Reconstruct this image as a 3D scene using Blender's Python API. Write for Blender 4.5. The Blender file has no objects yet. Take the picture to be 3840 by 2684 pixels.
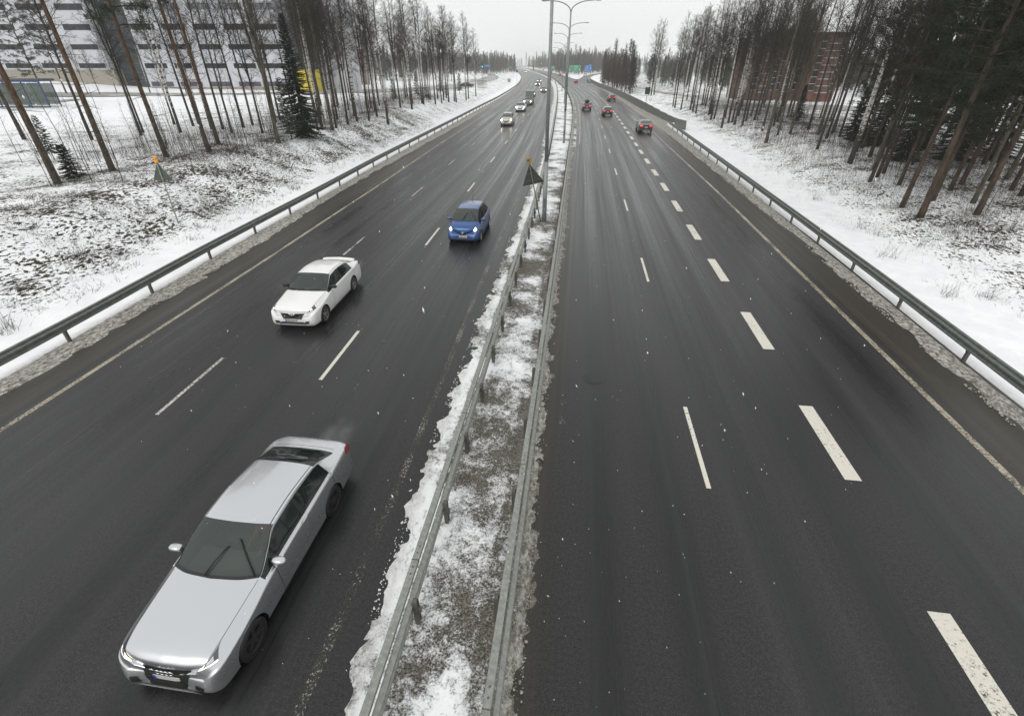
import bpy, math, random
import numpy as np
from mathutils import Vector, noise
from mathutils.bvhtree import BVHTree
random.seed(7); rng = np.random.default_rng(7)
R = math.radians
sc = bpy.context.scene
COL = sc.collection

# ------------------------------------------------------------------ camera
IW, IH = 3840, 2684
F = 1752.0; PITCH = math.atan((IH/2-237.0)/F); YAW = R(7.54); CH = 8.3
cam = bpy.data.cameras.new('camera'); camo = bpy.data.objects.new('camera', cam); COL.objects.link(camo)
camo.location = (0, 0, CH); camo.rotation_euler = (R(90)-PITCH, 0, YAW)
cam.sensor_width = 36; cam.lens = 36*F/IW; cam.clip_start = 0.1; cam.clip_end = 6000
sc.camera = camo
sc.render.resolution_x = 1024; sc.render.resolution_y = 715

# ------------------------------------------------------------------ sky and light (overcast, falling snow)
SUN_EL, SUN_AZ = R(38), R(200)
w = bpy.data.worlds.new('World'); sc.world = w; w.use_nodes = True
nt = w.node_tree; nt.nodes.clear()
out = nt.nodes.new('ShaderNodeOutputWorld'); bg = nt.nodes.new('ShaderNodeBackground')
sky = nt.nodes.new('ShaderNodeTexSky'); sky.sky_type = 'NISHITA'; sky.sun_disc = False
sky.sun_elevation = SUN_EL; sky.sun_rotation = SUN_AZ; sky.air_density = 1; sky.dust_density = 6; sky.ozone_density = 1
hs = nt.nodes.new('ShaderNodeHueSaturation'); hs.inputs['Saturation'].default_value = 0.12
mixc = nt.nodes.new('ShaderNodeMix'); mixc.data_type = 'RGBA'; mixc.inputs['Factor'].default_value = 0.82
mixc.inputs['B'].default_value = (10.2, 10.35, 10.3, 1)      # the even cloud deck
nt.links.new(sky.outputs[0], hs.inputs['Color']); nt.links.new(hs.outputs[0], mixc.inputs['A'])
nt.links.new(mixc.outputs['Result'], bg.inputs['Color']); bg.inputs['Strength'].default_value = 0.1
nt.links.new(bg.outputs[0], out.inputs['Surface'])
sun = bpy.data.lights.new('sun', 'SUN'); suno = bpy.data.objects.new('sun', sun); COL.objects.link(suno)
sun.energy = 0.7; sun.angle = R(30); sun.color = (1, .97, .93)
sd = Vector((math.sin(SUN_AZ)*math.cos(SUN_EL), math.cos(SUN_AZ)*math.cos(SUN_EL), math.sin(SUN_EL)))
suno.rotation_euler = sd.to_track_quat('Z', 'Y').to_euler()
sc.view_settings.view_transform = 'Standard'; sc.view_settings.look = 'None'
sc.view_settings.exposure = 0.1; sc.view_settings.gamma = 1; sc.view_settings.use_curve_mapping = False
sc.cycles.max_bounces = 6; sc.cycles.diffuse_bounces = 2; sc.cycles.glossy_bounces = 3
sc.cycles.transparent_max_bounces = 10; sc.cycles.volume_bounces = 1; sc.cycles.use_denoising = True
sc.cycles.sample_clamp_indirect = 4

# ------------------------------------------------------------------ measuring helpers
st, ct = math.sin(PITCH), math.cos(PITCH); sy, cy = math.sin(YAW), math.cos(YAW)
def G(px, py, z=0.):
    u = px-IW/2; v = py-IH/2; k = (CH-z)/(F*st+v*ct)
    X = u*k; Z = (F*ct-v*st)*k
    return (X*cy-Z*sy, X*sy+Z*cy)
def FAC(px, py, D):
    """real point (x, y, z) seen at a photo pixel, on the upright plane D metres ahead"""
    u = px-IW/2; v = py-IH/2; k = D/(F*ct-v*st)
    X = u*k; return (X*cy-D*sy, X*sy+D*cy, CH-k*(F*st+v*ct))
def ahead(x, y): return -x*sy+y*cy

# ------------------------------------------------------------------ objects, names, groups
def tag(o, label=None, cat=None, group=None, kind=None):
    if label: o['label'] = label
    if cat: o['category'] = cat
    if group: o['group'] = group
    if kind: o['kind'] = kind
    return o
def empty(name, loc=(0, 0, 0), rz=0.):
    o = bpy.data.objects.new(name, None); COL.objects.link(o); o.location = loc; o.rotation_euler = (0, 0, rz)
    o.empty_display_size = .3
    return o
def mkmesh(name, V, Fs, mats, smooth=True, fm=None, uv=None):
    me = bpy.data.meshes.new(name)
    if isinstance(Fs, np.ndarray):
        n = len(Fs); k = Fs.shape[1]
        me.vertices.add(len(V)); me.vertices.foreach_set('co', np.asarray(V, dtype=np.float32).ravel())
        me.loops.add(n*k); me.polygons.add(n)
        me.polygons.foreach_set('loop_start', np.arange(0, n*k, k, dtype=np.int32))
        me.polygons.foreach_set('loop_total', np.full(n, k, dtype=np.int32))
        me.loops.foreach_set('vertex_index', Fs.astype(np.int32).ravel())
        me.update(calc_edges=True)
    else:
        me.from_pydata([tuple(v) for v in V], [], Fs); me.update()
    for m in (mats if isinstance(mats, (list, tuple)) else [mats]): me.materials.append(m)
    if smooth: me.polygons.foreach_set('use_smooth', np.ones(len(me.polygons), dtype=bool))
    if fm is not None: me.polygons.foreach_set('material_index', np.asarray(fm, dtype=np.int32))
    if uv is not None:
        l = me.uv_layers.new(name='uv'); vi = np.zeros(len(me.loops), dtype=np.int32)
        me.loops.foreach_get('vertex_index', vi)
        l.data.foreach_set('uv', np.asarray(uv, dtype=np.float32)[vi].ravel())
    return me
def obj(name, me, parent=None, loc=None):
    o = bpy.data.objects.new(name, me); COL.objects.link(o)
    if parent is not None: o.parent = parent
    if loc is not None: o.location = loc
    return o
class MB:
    def __init__(s): s.v = []; s.f = []; s.m = []
    def add(s, V, Fs, m=0):
        b = len(s.v); s.v += [tuple(p) for p in V]; s.f += [tuple(i+b for i in f) for f in Fs]; s.m += [m]*len(Fs)
    def box(s, c, d, rz=0., m=0, tilt=0., ch=0.):
        """box centre c, full size d"""
        hx, hy, hz = d[0]/2, d[1]/2, d[2]/2
        V = [(a*hx, b*hy, e*hz) for e in (-1, 1) for b in (-1, 1) for a in (-1, 1)]
        if tilt: V = [(x, y*math.cos(tilt)-z*math.sin(tilt), y*math.sin(tilt)+z*math.cos(tilt)) for x, y, z in V]
        C, S = math.cos(rz), math.sin(rz)
        V = [(c[0]+x*C-y*S, c[1]+x*S+y*C, c[2]+z) for x, y, z in V]
        s.add(V, [(0, 2, 3, 1), (4, 5, 7, 6), (0, 1, 5, 4), (2, 6, 7, 3), (0, 4, 6, 2), (1, 3, 7, 5)], m)
    def tube(s, pts, rad, n=6, m=0, cap=True):
        pts = [Vector(p) for p in pts]
        if not hasattr(rad, '__len__'): rad = [rad]*len(pts)
        V = []; Fs = []
        d0 = (pts[1]-pts[0]).normalized()
        ref = Vector((0, 0, 1)) if abs(d0.z) < .9 else Vector((1, 0, 0))
        a = d0.cross(ref).normalized()
        for i, p in enumerate(pts):
            d = (pts[min(i+1, len(pts)-1)]-pts[max(i-1, 0)]).normalized()
            a = (a-d*a.dot(d)).normalized(); b = d.cross(a)
            for k in range(n):
                t = 2*math.pi*k/n; V.append(p+(a*math.cos(t)+b*math.sin(t))*rad[i])
        for i in range(len(pts)-1):
            for k in range(n):
                Fs.append((i*n+k, i*n+(k+1) % n, (i+1)*n+(k+1) % n, (i+1)*n+k))
        if cap: Fs.append(tuple(range(n))[::-1]); Fs.append(tuple((len(pts)-1)*n+k for k in range(n)))
        s.add(V, Fs, m)
    def lathe(s, prof, axis_o, n=24, m=0, axis='x'):
        """prof list of (r, h); h runs along axis"""
        V = []; Fs = []
        for r, h in prof:
            for k in range(n):
                t = 2*math.pi*k/n; a, b = r*math.cos(t), r*math.sin(t)
                p = (h, a, b) if axis == 'x' else (a, b, h)
                V.append((axis_o[0]+p[0], axis_o[1]+p[1], axis_o[2]+p[2]))
        for i in range(len(prof)-1):
            for k in range(n): Fs.append((i*n+k, i*n+(k+1) % n, (i+1)*n+(k+1) % n, (i+1)*n+k))
        s.add(V, Fs, m)
    def build(s, name, mats, parent=None, smooth=False):
        me = mkmesh(name, s.v, s.f, mats, smooth, s.m if isinstance(mats, (list, tuple)) else None)
        return obj(name, me, parent)
def text_mesh(body, size, mat, name='lettering'):
    c = bpy.data.curves.new('lettering', 'FONT'); c.body = body; c.size = size; c.align_x = 'CENTER'; c.align_y = 'CENTER'
    c.extrude = .002
    o = bpy.data.objects.new('tmp', c); COL.objects.link(o)
    bpy.context.view_layer.update()
    me = bpy.data.meshes.new_from_object(o.evaluated_get(bpy.context.evaluated_depsgraph_get()))
    bpy.data.objects.remove(o); me.materials.clear(); me.materials.append(mat); me.name = name
    return me

# ------------------------------------------------------------------ materials
def mat(name, col=(.5, .5, .5), rough=.6, metal=0., spec=.5, emis=None, es=0., coat=0., noise_amt=0., noise_scale=8., bump=0.):
    m = bpy.data.materials.new(name); m.use_nodes = True; n = m.node_tree.nodes; l = m.node_tree.links
    b = n['Principled BSDF']; b.inputs['Base Color'].default_value = (*col, 1); b.inputs['Roughness'].default_value = rough
    b.inputs['Metallic'].default_value = metal; b.inputs['Specular IOR Level'].default_value = spec
    if coat: b.inputs['Coat Weight'].default_value = coat; b.inputs['Coat Roughness'].default_value = .06
    if emis: b.inputs['Emission Color'].default_value = (*emis, 1); b.inputs['Emission Strength'].default_value = es
    if noise_amt or bump:
        tc = n.new('ShaderNodeTexCoord'); nz = n.new('ShaderNodeTexNoise'); nz.inputs['Scale'].default_value = noise_scale
        nz.inputs['Detail'].default_value = 6; l.new(tc.outputs['Object'], nz.inputs['Vector'])
        if noise_amt:
            mr = n.new('ShaderNodeMapRange'); mr.inputs['To Min'].default_value = 1-noise_amt; mr.inputs['To Max'].default_value = 1+noise_amt
            mr.inputs['From Min'].default_value = .3; mr.inputs['From Max'].default_value = .7
            mx = n.new('ShaderNodeMix'); mx.data_type = 'RGBA'; mx.blend_type = 'MULTIPLY'; mx.inputs['Factor'].default_value = 1
            mx.inputs['A'].default_value = (*col, 1); l.new(nz.outputs[0], mr.inputs['Value']); l.new(mr.outputs[0], mx.inputs['B'])
            l.new(mx.outputs['Result'], b.inputs['Base Color'])
        if bump:
            bp = n.new('ShaderNodeBump'); bp.inputs['Strength'].default_value = bump; bp.inputs['Distance'].default_value = .02
            l.new(nz.outputs[0], bp.inputs['Height']); l.new(bp.outputs[0], b.inputs['Normal'])
    return m
class NT:
    """tiny node builder"""
    def __init__(s, m): s.m = m; s.n = m.node_tree.nodes; s.l = m.node_tree.links; s.b = s.n['Principled BSDF']
    def nd(s, t, **kw):
        x = s.n.new(t)
        for k, v in kw.items(): setattr(x, k, v)
        return x
    def put(s, sock, v):
        if isinstance(v, bpy.types.NodeSocket): s.l.new(v, sock)
        elif v is not None: sock.default_value = v
    def noise(s, vec, scale, detail=4, rough=.5, dist=0.):
        x = s.nd('ShaderNodeTexNoise'); x.inputs['Scale'].default_value = scale; x.inputs['Detail'].default_value = detail
        x.inputs['Roughness'].default_value = rough; x.inputs['Distortion'].default_value = dist; s.l.new(vec, x.inputs['Vector']); return x.outputs[0]
    def math(s, op, a, b=None, c=None, clamp=False):
        x = s.nd('ShaderNodeMath', operation=op, use_clamp=clamp); s.put(x.inputs[0], a)
        if b is not None: s.put(x.inputs[1], b)
        if c is not None: s.put(x.inputs[2], c)
        return x.outputs[0]
    def ramp(s, v, a, b, lo=0., hi=1.):
        x = s.nd('ShaderNodeMapRange', interpolation_type='SMOOTHSTEP'); s.put(x.inputs['Value'], v)
        x.inputs['From Min'].default_value = a; x.inputs['From Max'].default_value = b
        x.inputs['To Min'].default_value = lo; x.inputs['To Max'].default_value = hi; return x.outputs[0]
    def mix(s, f, a, b):
        x = s.nd('ShaderNodeMix', data_type='RGBA'); s.put(x.inputs['Factor'], f)
        s.put(x.inputs['A'], (*a, 1) if isinstance(a, tuple) else a); s.put(x.inputs['B'], (*b, 1) if isinstance(b, tuple) else b)
        return x.outputs['Result']
    def mapv(s, vec, scale=(1, 1, 1), loc=(0, 0, 0)):
        x = s.nd('ShaderNodeMapping'); x.inputs['Scale'].default_value = scale; x.inputs['Location'].default_value = loc
        s.l.new(vec, x.inputs['Vector']); return x.outputs[0]
    def coord(s, k='Object'): return s.nd('ShaderNodeTexCoord').outputs[k]
    def bump(s, h, strength, dist=.02):
        x = s.nd('ShaderNodeBump'); x.inputs['Strength'].default_value = strength; x.inputs['Distance'].default_value = dist
        s.l.new(h, x.inputs['Height']); s.l.new(x.outputs[0], s.b.inputs['Normal'])

def asphalt(name, centres, u_dirty):
    """wet asphalt; uv = (metres across, metres along)"""
    m = mat(name, (.05, .05, .052), .4, spec=.5); t = NT(m)
    uv = t.coord('UV'); sx = t.nd('ShaderNodeSeparateXYZ'); t.l.new(uv, sx.inputs[0]); u = sx.outputs[0]; v = sx.outputs[1]
    fine = t.noise(uv, 16, 6, .85); grit = t.noise(uv, 55, 3, .85)
    streak = t.noise(t.mapv(uv, (2.2, .02, 1)), 1.0, 5, .6)
    streak2 = t.noise(t.mapv(uv, (7, .05, 1), (3, 1, 0)), 1.0, 3, .6)
    big = t.noise(t.mapv(uv, (.35, .05, 1)), 1.0, 3)
    track = None
    for c in centres:                                   # wheel tracks: polished, wetter
        for s_ in (-.78, .78):
            g = t.ramp(t.math('ABSOLUTE', t.math('SUBTRACT', u, c+s_)), .1, .55, 1, 0)
            track = g if track is None else t.math('MAXIMUM', track, g)
    col = t.mix(t.ramp(t.math('ADD', t.math('MULTIPLY', grit, .65), t.math('MULTIPLY', fine, .35)), .45, .60), (.008, .008, .0083), (.050, .050, .0485))
    col = t.mix(t.math('MULTIPLY', track, .62), col, (.011, .0112, .0115))
    col = t.mix(t.math('MULTIPLY', t.ramp(streak, .48, .7), .35), col, (.042, .042, .043))
    lo, hi = u_dirty                                     # slushy brown shoulders
    dn = t.math('MULTIPLY', t.math('SUBTRACT', streak, .5), 1.2)
    ua = t.math('ADD', u, dn)
    dl = t.math('MAXIMUM', t.ramp(ua, lo-.25, lo+.1, 1, 0), t.ramp(ua, hi-.1, hi+.25, 0, 1))
    col = t.mix(t.math('MULTIPLY', dl, t.ramp(fine, .25, .7, .55, 1)), col, (.046, .039, .029))
    t.l.new(col, t.b.inputs['Base Color'])
    rg = t.math('ADD', t.ramp(streak, .3, .7, .30, .42), t.math('MULTIPLY', track, -.08))
    rg = t.math('ADD', rg, t.ramp(streak2, .3, .7, -.04, .05))
    rg = t.math('ADD', rg, t.math('MULTIPLY', dl, -.02))
    t.l.new(rg, t.b.inputs['Roughness'])
    wet = t.ramp(big, .35, .65, .33, .42); t.l.new(wet, t.b.inputs['Specular IOR Level'])
    t.bump(t.math('ADD', grit, t.math('MULTIPLY', fine, .6)), .16, .006)
    return m
M = {}
M['road_l'] = asphalt('wet asphalt left', (-9.4, -5.6, -1.9), (-11.7, 40))
M['road_r'] = asphalt('wet asphalt right', (1.75, 5.2, 8.75), (-.12, 10.85))

def snow_ground(name, kind):
    m = mat(name, (.8, .8, .8), .75, spec=.25); t = NT(m); p = t.coord('Object')
    att = t.nd('ShaderNodeAttribute', attribute_name='cover'); cov = att.outputs['Fac']        # snow cover 0..1
    a2 = t.nd('ShaderNodeAttribute', attribute_name='litter'); lit = a2.outputs['Fac']        # grass and leaf litter
    n1 = t.noise(p, 1.1, 8, .68); n2 = t.noise(p, 6, 6, .75, .4); n3 = t.math('ADD', t.noise(t.mapv(p, (8.5, 3.6, 5)), 1, 3, .6, .6), t.math('MULTIPLY', t.math('SUBTRACT', t.noise(p, .42, 4, .6), .5), .60))
    n4 = t.noise(p, 28, 4, .8)
    dirt = t.mix(t.ramp(n4, .38, .66), (.045, .039, .030), (.23, .215, .18))
    snow = t.mix(t.ramp(n1, .3, .7), (.82, .83, .85), (.93, .93, .94))
    mixn = t.math('ADD', t.math('MULTIPLY', n1, .30), t.math('ADD', t.math('MULTIPLY', n2, .38), t.math('MULTIPLY', n4, .32)))
    thr = t.math('ADD', t.math('MULTIPLY', t.math('SUBTRACT', cov, .5), .52), mixn)
    f = t.ramp(thr, .45, .57)
    col = t.mix(f, dirt, snow)
    a3 = t.nd('ShaderNodeAttribute', attribute_name='slush'); slu = a3.outputs['Fac']        # gritty ploughed slush
    n5 = t.noise(t.mapv(p, (9, 5, 5)), 1, 6, .82)
    scol = t.mix(t.ramp(n5, .36, .66), (.085, .076, .060), (.60, .58, .53))
    col = t.mix(slu, col, scol)
    # scattered dead leaves, stems and moss showing through
    l1 = t.ramp(t.math('ADD', n3, t.math('MULTIPLY', lit, .16)), .665, .70)
    col = t.mix(t.math('MULTIPLY', l1, t.ramp(lit, .02, .3)), col, t.mix(n2, (.022, .018, .010), (.065, .050, .024)))
    t.l.new(col, t.b.inputs['Base Color'])
    t.bump(t.math('ADD', t.math('MULTIPLY', f, .7), t.math('MULTIPLY', n2, .7)), .55, .05)
    return m
M['snow'] = snow_ground('snow over grass', 0)
M['galv_o'] = mat('dirty galvanised steel', (.15, .165, .15), .55, .4, noise_amt=.25, noise_scale=6)
M['galv'] = mat('galvanised steel', (.26, .27, .245), .5, .4, noise_amt=.22, noise_scale=14, bump=.05)
M['galv_dark'] = mat('weathered steel post', (.12, .11, .095), .65, .3, noise_amt=.3, noise_scale=20)
M['pole'] = mat('painted lamp pole', (.25, .275, .27), .5, .3, noise_amt=.18, noise_scale=9)
M['pole_dark'] = mat('dirty pole', (.12, .12, .11), .6, .2)
def marking(name, col, wear, sc_=9.):
    m = mat(name, col, .5, spec=.35); t = NT(m); uv = t.coord('Object')
    n = t.noise(uv, sc_, 7, .8); n2 = t.noise(uv, .8, 3)
    f = t.ramp(t.math('ADD', n, t.math('MULTIPLY', t.math('SUBTRACT', n2, .5), .35)), wear-.05, wear+.05)
    t.l.new(t.mix(n, tuple(c*.72 for c in col), col), t.b.inputs['Base Color'])
    tr = t.nd('ShaderNodeBsdfTransparent'); mx_ = t.nd('ShaderNodeMixShader'); t.l.new(f, mx_.inputs[0]); t.l.new(tr.outputs[0], mx_.inputs[1]); t.l.new(t.b.outputs[0], mx_.inputs[2])
    t.l.new(mx_.outputs[0], t.n['Material Output'].inputs[0]); return m            # worn through to the asphalt
M['mk_white'] = marking('white road paint', (.74, .71, .62), .385, 12)
M['mk_edge'] = marking('edge line paint', (.46, .41, .31), .47, 14)
M['mk_worn'] = marking('worn road paint', (.46, .44, .36), .585, 18)
M['mk_thin'] = marking('scuffed road paint', (.62, .60, .54), .47, 14)

# ------------------------------------------------------------------ road geometry measured on the ground (metres)
YS = np.arange(-40, 1500, 1.0)
def curve(tab):
    ys, xs = zip(*tab); b = np.interp(YS, ys, xs)
    s0 = (xs[1]-xs[0])/(ys[1]-ys[0]); s1 = (xs[-1]-xs[-2])/(ys[-1]-ys[-2])
    b = np.where(YS < ys[0], xs[0], b); b = np.where(YS > ys[-1], xs[-1]+s1*(YS-ys[-1]), b)
    o = b.copy()
    for _ in range(3):
        c = np.concatenate([[0], np.cumsum(o)])
        for i in range(len(YS)):
            h = int(1+max(0, YS[i])*.035); a_, b_ = max(0, i-h), min(len(YS), i+h+1); k = min(i-a_, b_-1-i); a_, b_ = i-k, i+k+1
            o[i] = (c[b_]-c[a_])/(b_-a_)
    return lambda y: float(np.interp(y, YS, o))
LR = curve([(0, -16.9), (12, -17.3), (20, -17.9), (32, -18.4), (45, -19.15), (61, -19.75), (81, -20.4), (111, -21.6), (137, -22.4), (166, -23.9), (198, -25.8), (221, -27.4), (250, -29.8), (283, -33.1), (331, -38.2), (383, -44), (454, -53), (540, -65), (645, -81), (870, -117)])
LE = curve([(0, -14.75), (8, -14.8), (20, -15.1), (30, -15.5), (37, -15.72), (45, -16.1), (60, -16.8), (78, -17.3), (95, -17.8), (112, -18.2), (134, -18.8), (150, -19.5), (173, -20.7), (199, -22.4), (227, -24.5), (268, -28.2), (321, -33.5), (384, -40.8), (476, -52.8), (588, -69.8), (870, -114.5)])
LA = curve([(0, -16.2), (9, -16.4), (20, -16.6), (27, -17.2), (35, -17.8), (48, -18.2), (76, -18.9), (111, -20.3), (139, -21.5), (162, -22.6), (187, -23.9), (224, -26.5), (279, -31.2), (331, -36.6), (407, -45.5), (500, -57.5), (870, -116)])
LM = curve([(0, -3.6), (8, -3.62), (17, -3.88), (30, -4.1), (43, -4.25), (60, -4.7), (83, -5.7), (109, -6.8), (151, -8.6), (205, -12), (277, -17.6), (320, -21), (384, -28), (476, -40), (588, -57), (870, -102)])
LG = curve([(0, -2.9), (4.6, -3.15), (7, -3.3), (16, -3.4), (24, -3.5), (33, -3.6), (43, -3.7), (56, -3.98), (83, -4.95), (109, -6.04), (151, -7.85), (205, -11), (277, -16.5), (318, -20), (384, -26.7), (476, -38.4), (588, -54), (870, -97)])
HR = curve([(0, -2.36), (10, -2.45), (20, -2.54), (30, -2.66), (40, -2.9), (57, -3.38), (69, -3.8), (102, -5.06), (137, -6.5), (160, -7.6), (190, -9.2), (218, -10.8), (270, -14.3)])
IR = curve([(0, -.72), (12, -.75), (23, -.8), (37, -.87), (56, -1.03), (79, -1.18), (97, -1.42), (114, -1.94), (138, -2.95), (164, -4.35), (181, -5.45), (216, -8), (246, -10.5), (289, -14.5), (373, -22.7), (457, -32.6), (631, -55), (796, -81), (870, -93)])
JA = curve([(0, -.25), (10, -.38), (21, -.42), (43, -.5), (57, -.63), (77, -.88), (110, -1.35), (129, -2.1), (150, -3), (170, -4.1), (216, -7.3), (246, -9.7), (289, -13.7), (373, -21.8), (457, -31.7), (631, -54), (796, -80), (870, -92)])
KL = curve([(0, .05), (40, .03), (77, -.04), (104, -.4), (120, -.75), (136, -1.2), (156, -2.1), (181, -3.65), (205, -5.4), (246, -8.6), (289, -12.5), (373, -20.7), (457, -30.6), (631, -53), (796, -79), (870, -91)])
LN = curve([(0, 3.53), (35, 3.48), (47, 3.44), (59, 3.38), (70, 3.3), (105, 3.15), (116, 3.02), (126, 2.82), (136, 2.5), (148, 2.05), (156, 1.67), (167, 1.08), (180, .3), (192, -.4), (204, -1.15), (215, -1.95), (246, -4.5), (289, -8.4), (373, -16.6), (457, -26.5), (631, -49), (870, -87)])
MN = curve([(0, 6.95), (40, 6.93), (58, 6.8), (75, 6.7), (93, 6.55), (104, 6.4), (115, 6.22), (136, 5.7), (156, 4.95), (180, 3.8), (204, 2.3), (246, -.8), (289, -4.6), (373, -12.8), (457, -22.7), (631, -45), (870, -83)])
NE = curve([(0, 10.65), (38, 10.7), (47, 10.6), (60, 10.42), (75, 10.33), (91, 10.15), (119, 9.75), (135, 9.3), (160, 8.2), (198, 6.1), (230, 4), (276, 1.0), (320, -2.2)])
OA = curve([(0, 12.3), (15, 12.25), (26, 12.5), (45, 12.35), (61, 12.2), (74, 12.0), (95, 11.3), (119, 10.6), (135, 10.1), (160, 9), (198, 6.9), (230, 4.9), (276, 2.4), (320, -.8)])
PR = curve([(0, 12.9), (15, 13.0), (20, 13.12), (30, 13.22), (53, 13.4), (81, 13.5), (95, 13.3)])
BQ = [(81.5, 15.3), (84, 14.95), (92, 14.3), (112, 12.9), (130, 12.15), (150, 11.35), (178, 9.75), (220, 6.4), (262, 4.2), (296, 3.0)]
def BX(y): return float(np.interp(y, [b[0] for b in BQ], [b[1] for b in BQ]))
# slip road leaving to the right beyond the barrier
RAMP_L = [(270, -3.6), (336, -3.0), (400, -1.0), (440, 2.5), (480, 6), (522, 13), (600, 34)]
RAMP_R = [(270, 1.6), (300, 1.4), (331, 1.9), (400, 4.4), (441, 7.5), (484, 12.5), (522, 20), (600, 44)]
def LV(y): return LE(y)+4.05 if y > 60 else -11.15-(y-8)*.031
def BV(y): return -7.45-(y-11)*.03 if y < 60 else LE(y)+7.85

def ss(a, b, x):
    t = min(1, max(0, (x-a)/(b-a))); return t*t*(3-2*t)
def fbm(x, y, s, o=4): return noise.fractal(Vector((x*s, y*s, .37)), 1.0, 2.0, o)
def terr(x, y):
    """height of the ground outside the carriageways"""
    l = LR(y)-x
    if l > -1.5:
        A = 2.0-1.4*ss(90, 230, y); A2 = .6*ss(30, 90, l)*(1-ss(150, 400, y))
        z = -.05-.28*ss(0, 2.2, l)+(A+.3)*ss(3.2, 10.5, l)+A2
        z += ss(1, 6, l)*fbm(x, y, .18)*.22+ss(60, 200, l)*fbm(x, y, .012)*.6
        # snow mound in front of the office block
        D = ahead(x, y)
        if l > 60 and D > 120: z += 1.8*ss(128, 146, D)*(1-ss(-112, -100, x*cy+y*sy))
        return z
    if y < 85: base = PR(y)
    else: base = BX(y) if y < 296 else 3.0
    if y > 262: base = max(base, float(np.interp(y, [q[0] for q in RAMP_R], [q[1] for q in RAMP_R])))+1.0
    r = x-base
    if r > -1.5:
        A = .9*(1-ss(150, 250, y))
        z = -.05-.35*ss(0, 2.4, r)+(A+.35)*ss(4, 13, r)
        z += ss(1, 6, r)*fbm(x, y, .15)*.2+ss(60, 200, r)*fbm(x, y, .01)*.6
        if y > 80: z += .5*ss(80, 90, y)*(1-ss(1.5, 6, r))*(1-ss(230, 260, y))
        return z
    return 0.0
def at(px, py, z=None):
    """ground point under a photo pixel, on the terrain"""
    zz = 1.0
    for _ in range(40):
        x, y = G(px, py, zz); zn = terr(x, y); zz = zz*.55+zn*.45
    return (x, y, terr(x, y))
def rows(y0, y1, k=.007, mn=.16):
    o = [y0]
    while o[-1] < y1: o.append(o[-1]+max(mn, k*abs(o[-1])))
    return o
def grid(name, ys, xfun, zfun, m, uvf=None, attrs=None, smooth=True):
    """xfun(y) -> list of x; zfun(x,y,j,n) -> z"""
    V = []; uv = []; A = {k: [] for k in (attrs or {})}
    for y in ys:
        xs = xfun(y); n = len(xs)
        for j, x in enumerate(xs):
            V.append((x, y, zfun(x, y, j, n)))
            if uvf: uv.append(uvf(x, y))
            for k in A: A[k].append(attrs[k](x, y, j, n))
    r = len(ys); i, j = np.meshgrid(np.arange(r-1), np.arange(n-1), indexing='ij'); a = (i*n+j).ravel()
    Fs = np.stack([a, a+1, a+n+1, a+n], 1)
    me = mkmesh(name, np.array(V), Fs, m, smooth, uv=np.array(uv) if uvf else None)
    for k in A:
        at_ = me.attributes.new(k, 'FLOAT', 'POINT'); at_.data.foreach_set('value', np.array(A[k], dtype=np.float32))
    return tag(obj(name, me), kind='structure')
# carriageways
ry = rows(-40, 1400, .02, 1.0)
lin = lambda a, b, n: [a+(b-a)*i/(n-1) for i in range(n)]
grid('road_left', ry, lambda y: lin(LA(y)-.7, LG(y)+.6, 9), lambda x, y, j, n: 0, M['road_l'], lambda x, y: (x-LM(y), y))
grid('road_right', ry, lambda y: lin(JA(y)-.6, (OA(y)+.8 if y < 262 else KL(y)+11.6), 9), lambda x, y, j, n: 0, M['road_r'], lambda x, y: (x-KL(y), y))
def strip(name, L_, R_, z, m, uvf=None):
    ys = np.unique(np.concatenate([np.linspace(L_[0][0], L_[-1][0], 40)]))
    f = lambda T, y: float(np.interp(y, [q[0] for q in T], [q[1] for q in T]))
    return grid(name, ys, lambda y: lin(f(L_, y), f(R_, y), 5), lambda x, y, j, n: z, m, uvf)
strip('slip_road', RAMP_L, RAMP_R, .012, M['road_r'], lambda x, y: (x*.3+4, y))

# painted markings
def ribbon(mb, fx, y0, y1, wd, z=.005, step=None):
    n = max(2, int((y1-y0)/(step or max(1.5, .02*y0)))+1)
    b = len(mb.v)
    for i in range(n):
        y = y0+(y1-y0)*i/(n-1); mb.v += [(fx(y)-wd/2, y, z), (fx(y)+wd/2, y, z)]
    for i in range(n-1): mb.f.append((b+2*i, b+2*i+1, b+2*i+3, b+2*i+2)); mb.m.append(0)
def mark(name, segs, m):
    mb = MB()
    for s_ in segs: ribbon(mb, *s_)
    return tag(mb.build(name, m), kind='structure')
mark('edge_line', [(LE, -20, 700, .17)], M['mk_edge'])
mark('edge_line', [(NE, -20, 300, .19)], M['mk_edge'])
mark('edge_line', [(KL, 62, 600, .15)], M['mk_thin'])
mark('edge_line', [(LM, -10, 40, .17)], M['mk_worn'])
mark('lane_line', [(LV, y, y+3, .11) for y in (-3.6, 8.8, 21.7, 34.2, 46.7, 58.8)]+[(LV, y, y+3, .11) for y in np.arange(71.2, 400, 12.3)], M['mk_thin'])
mark('lane_line', [(BV, y, y+3.15, .12) for y in (-1.2, 11.0, 23.7, 36.2, 48.7, 61.2, 73.3)]+[(BV, y, y+3.1, .12) for y in np.arange(85.6, 400, 12.2)], M['mk_white'])
mark('lane_line', [(LN, y, y+3.05, .11) for y in (-16, -4, 8.05, 20.2, 32.2, 44.1, 55.9, 67.6, 79.4, 91.1)]+[(LN, y, y+3, .12) for y in np.arange(102.8, 400, 11.4)], M['mk_white'])
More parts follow.
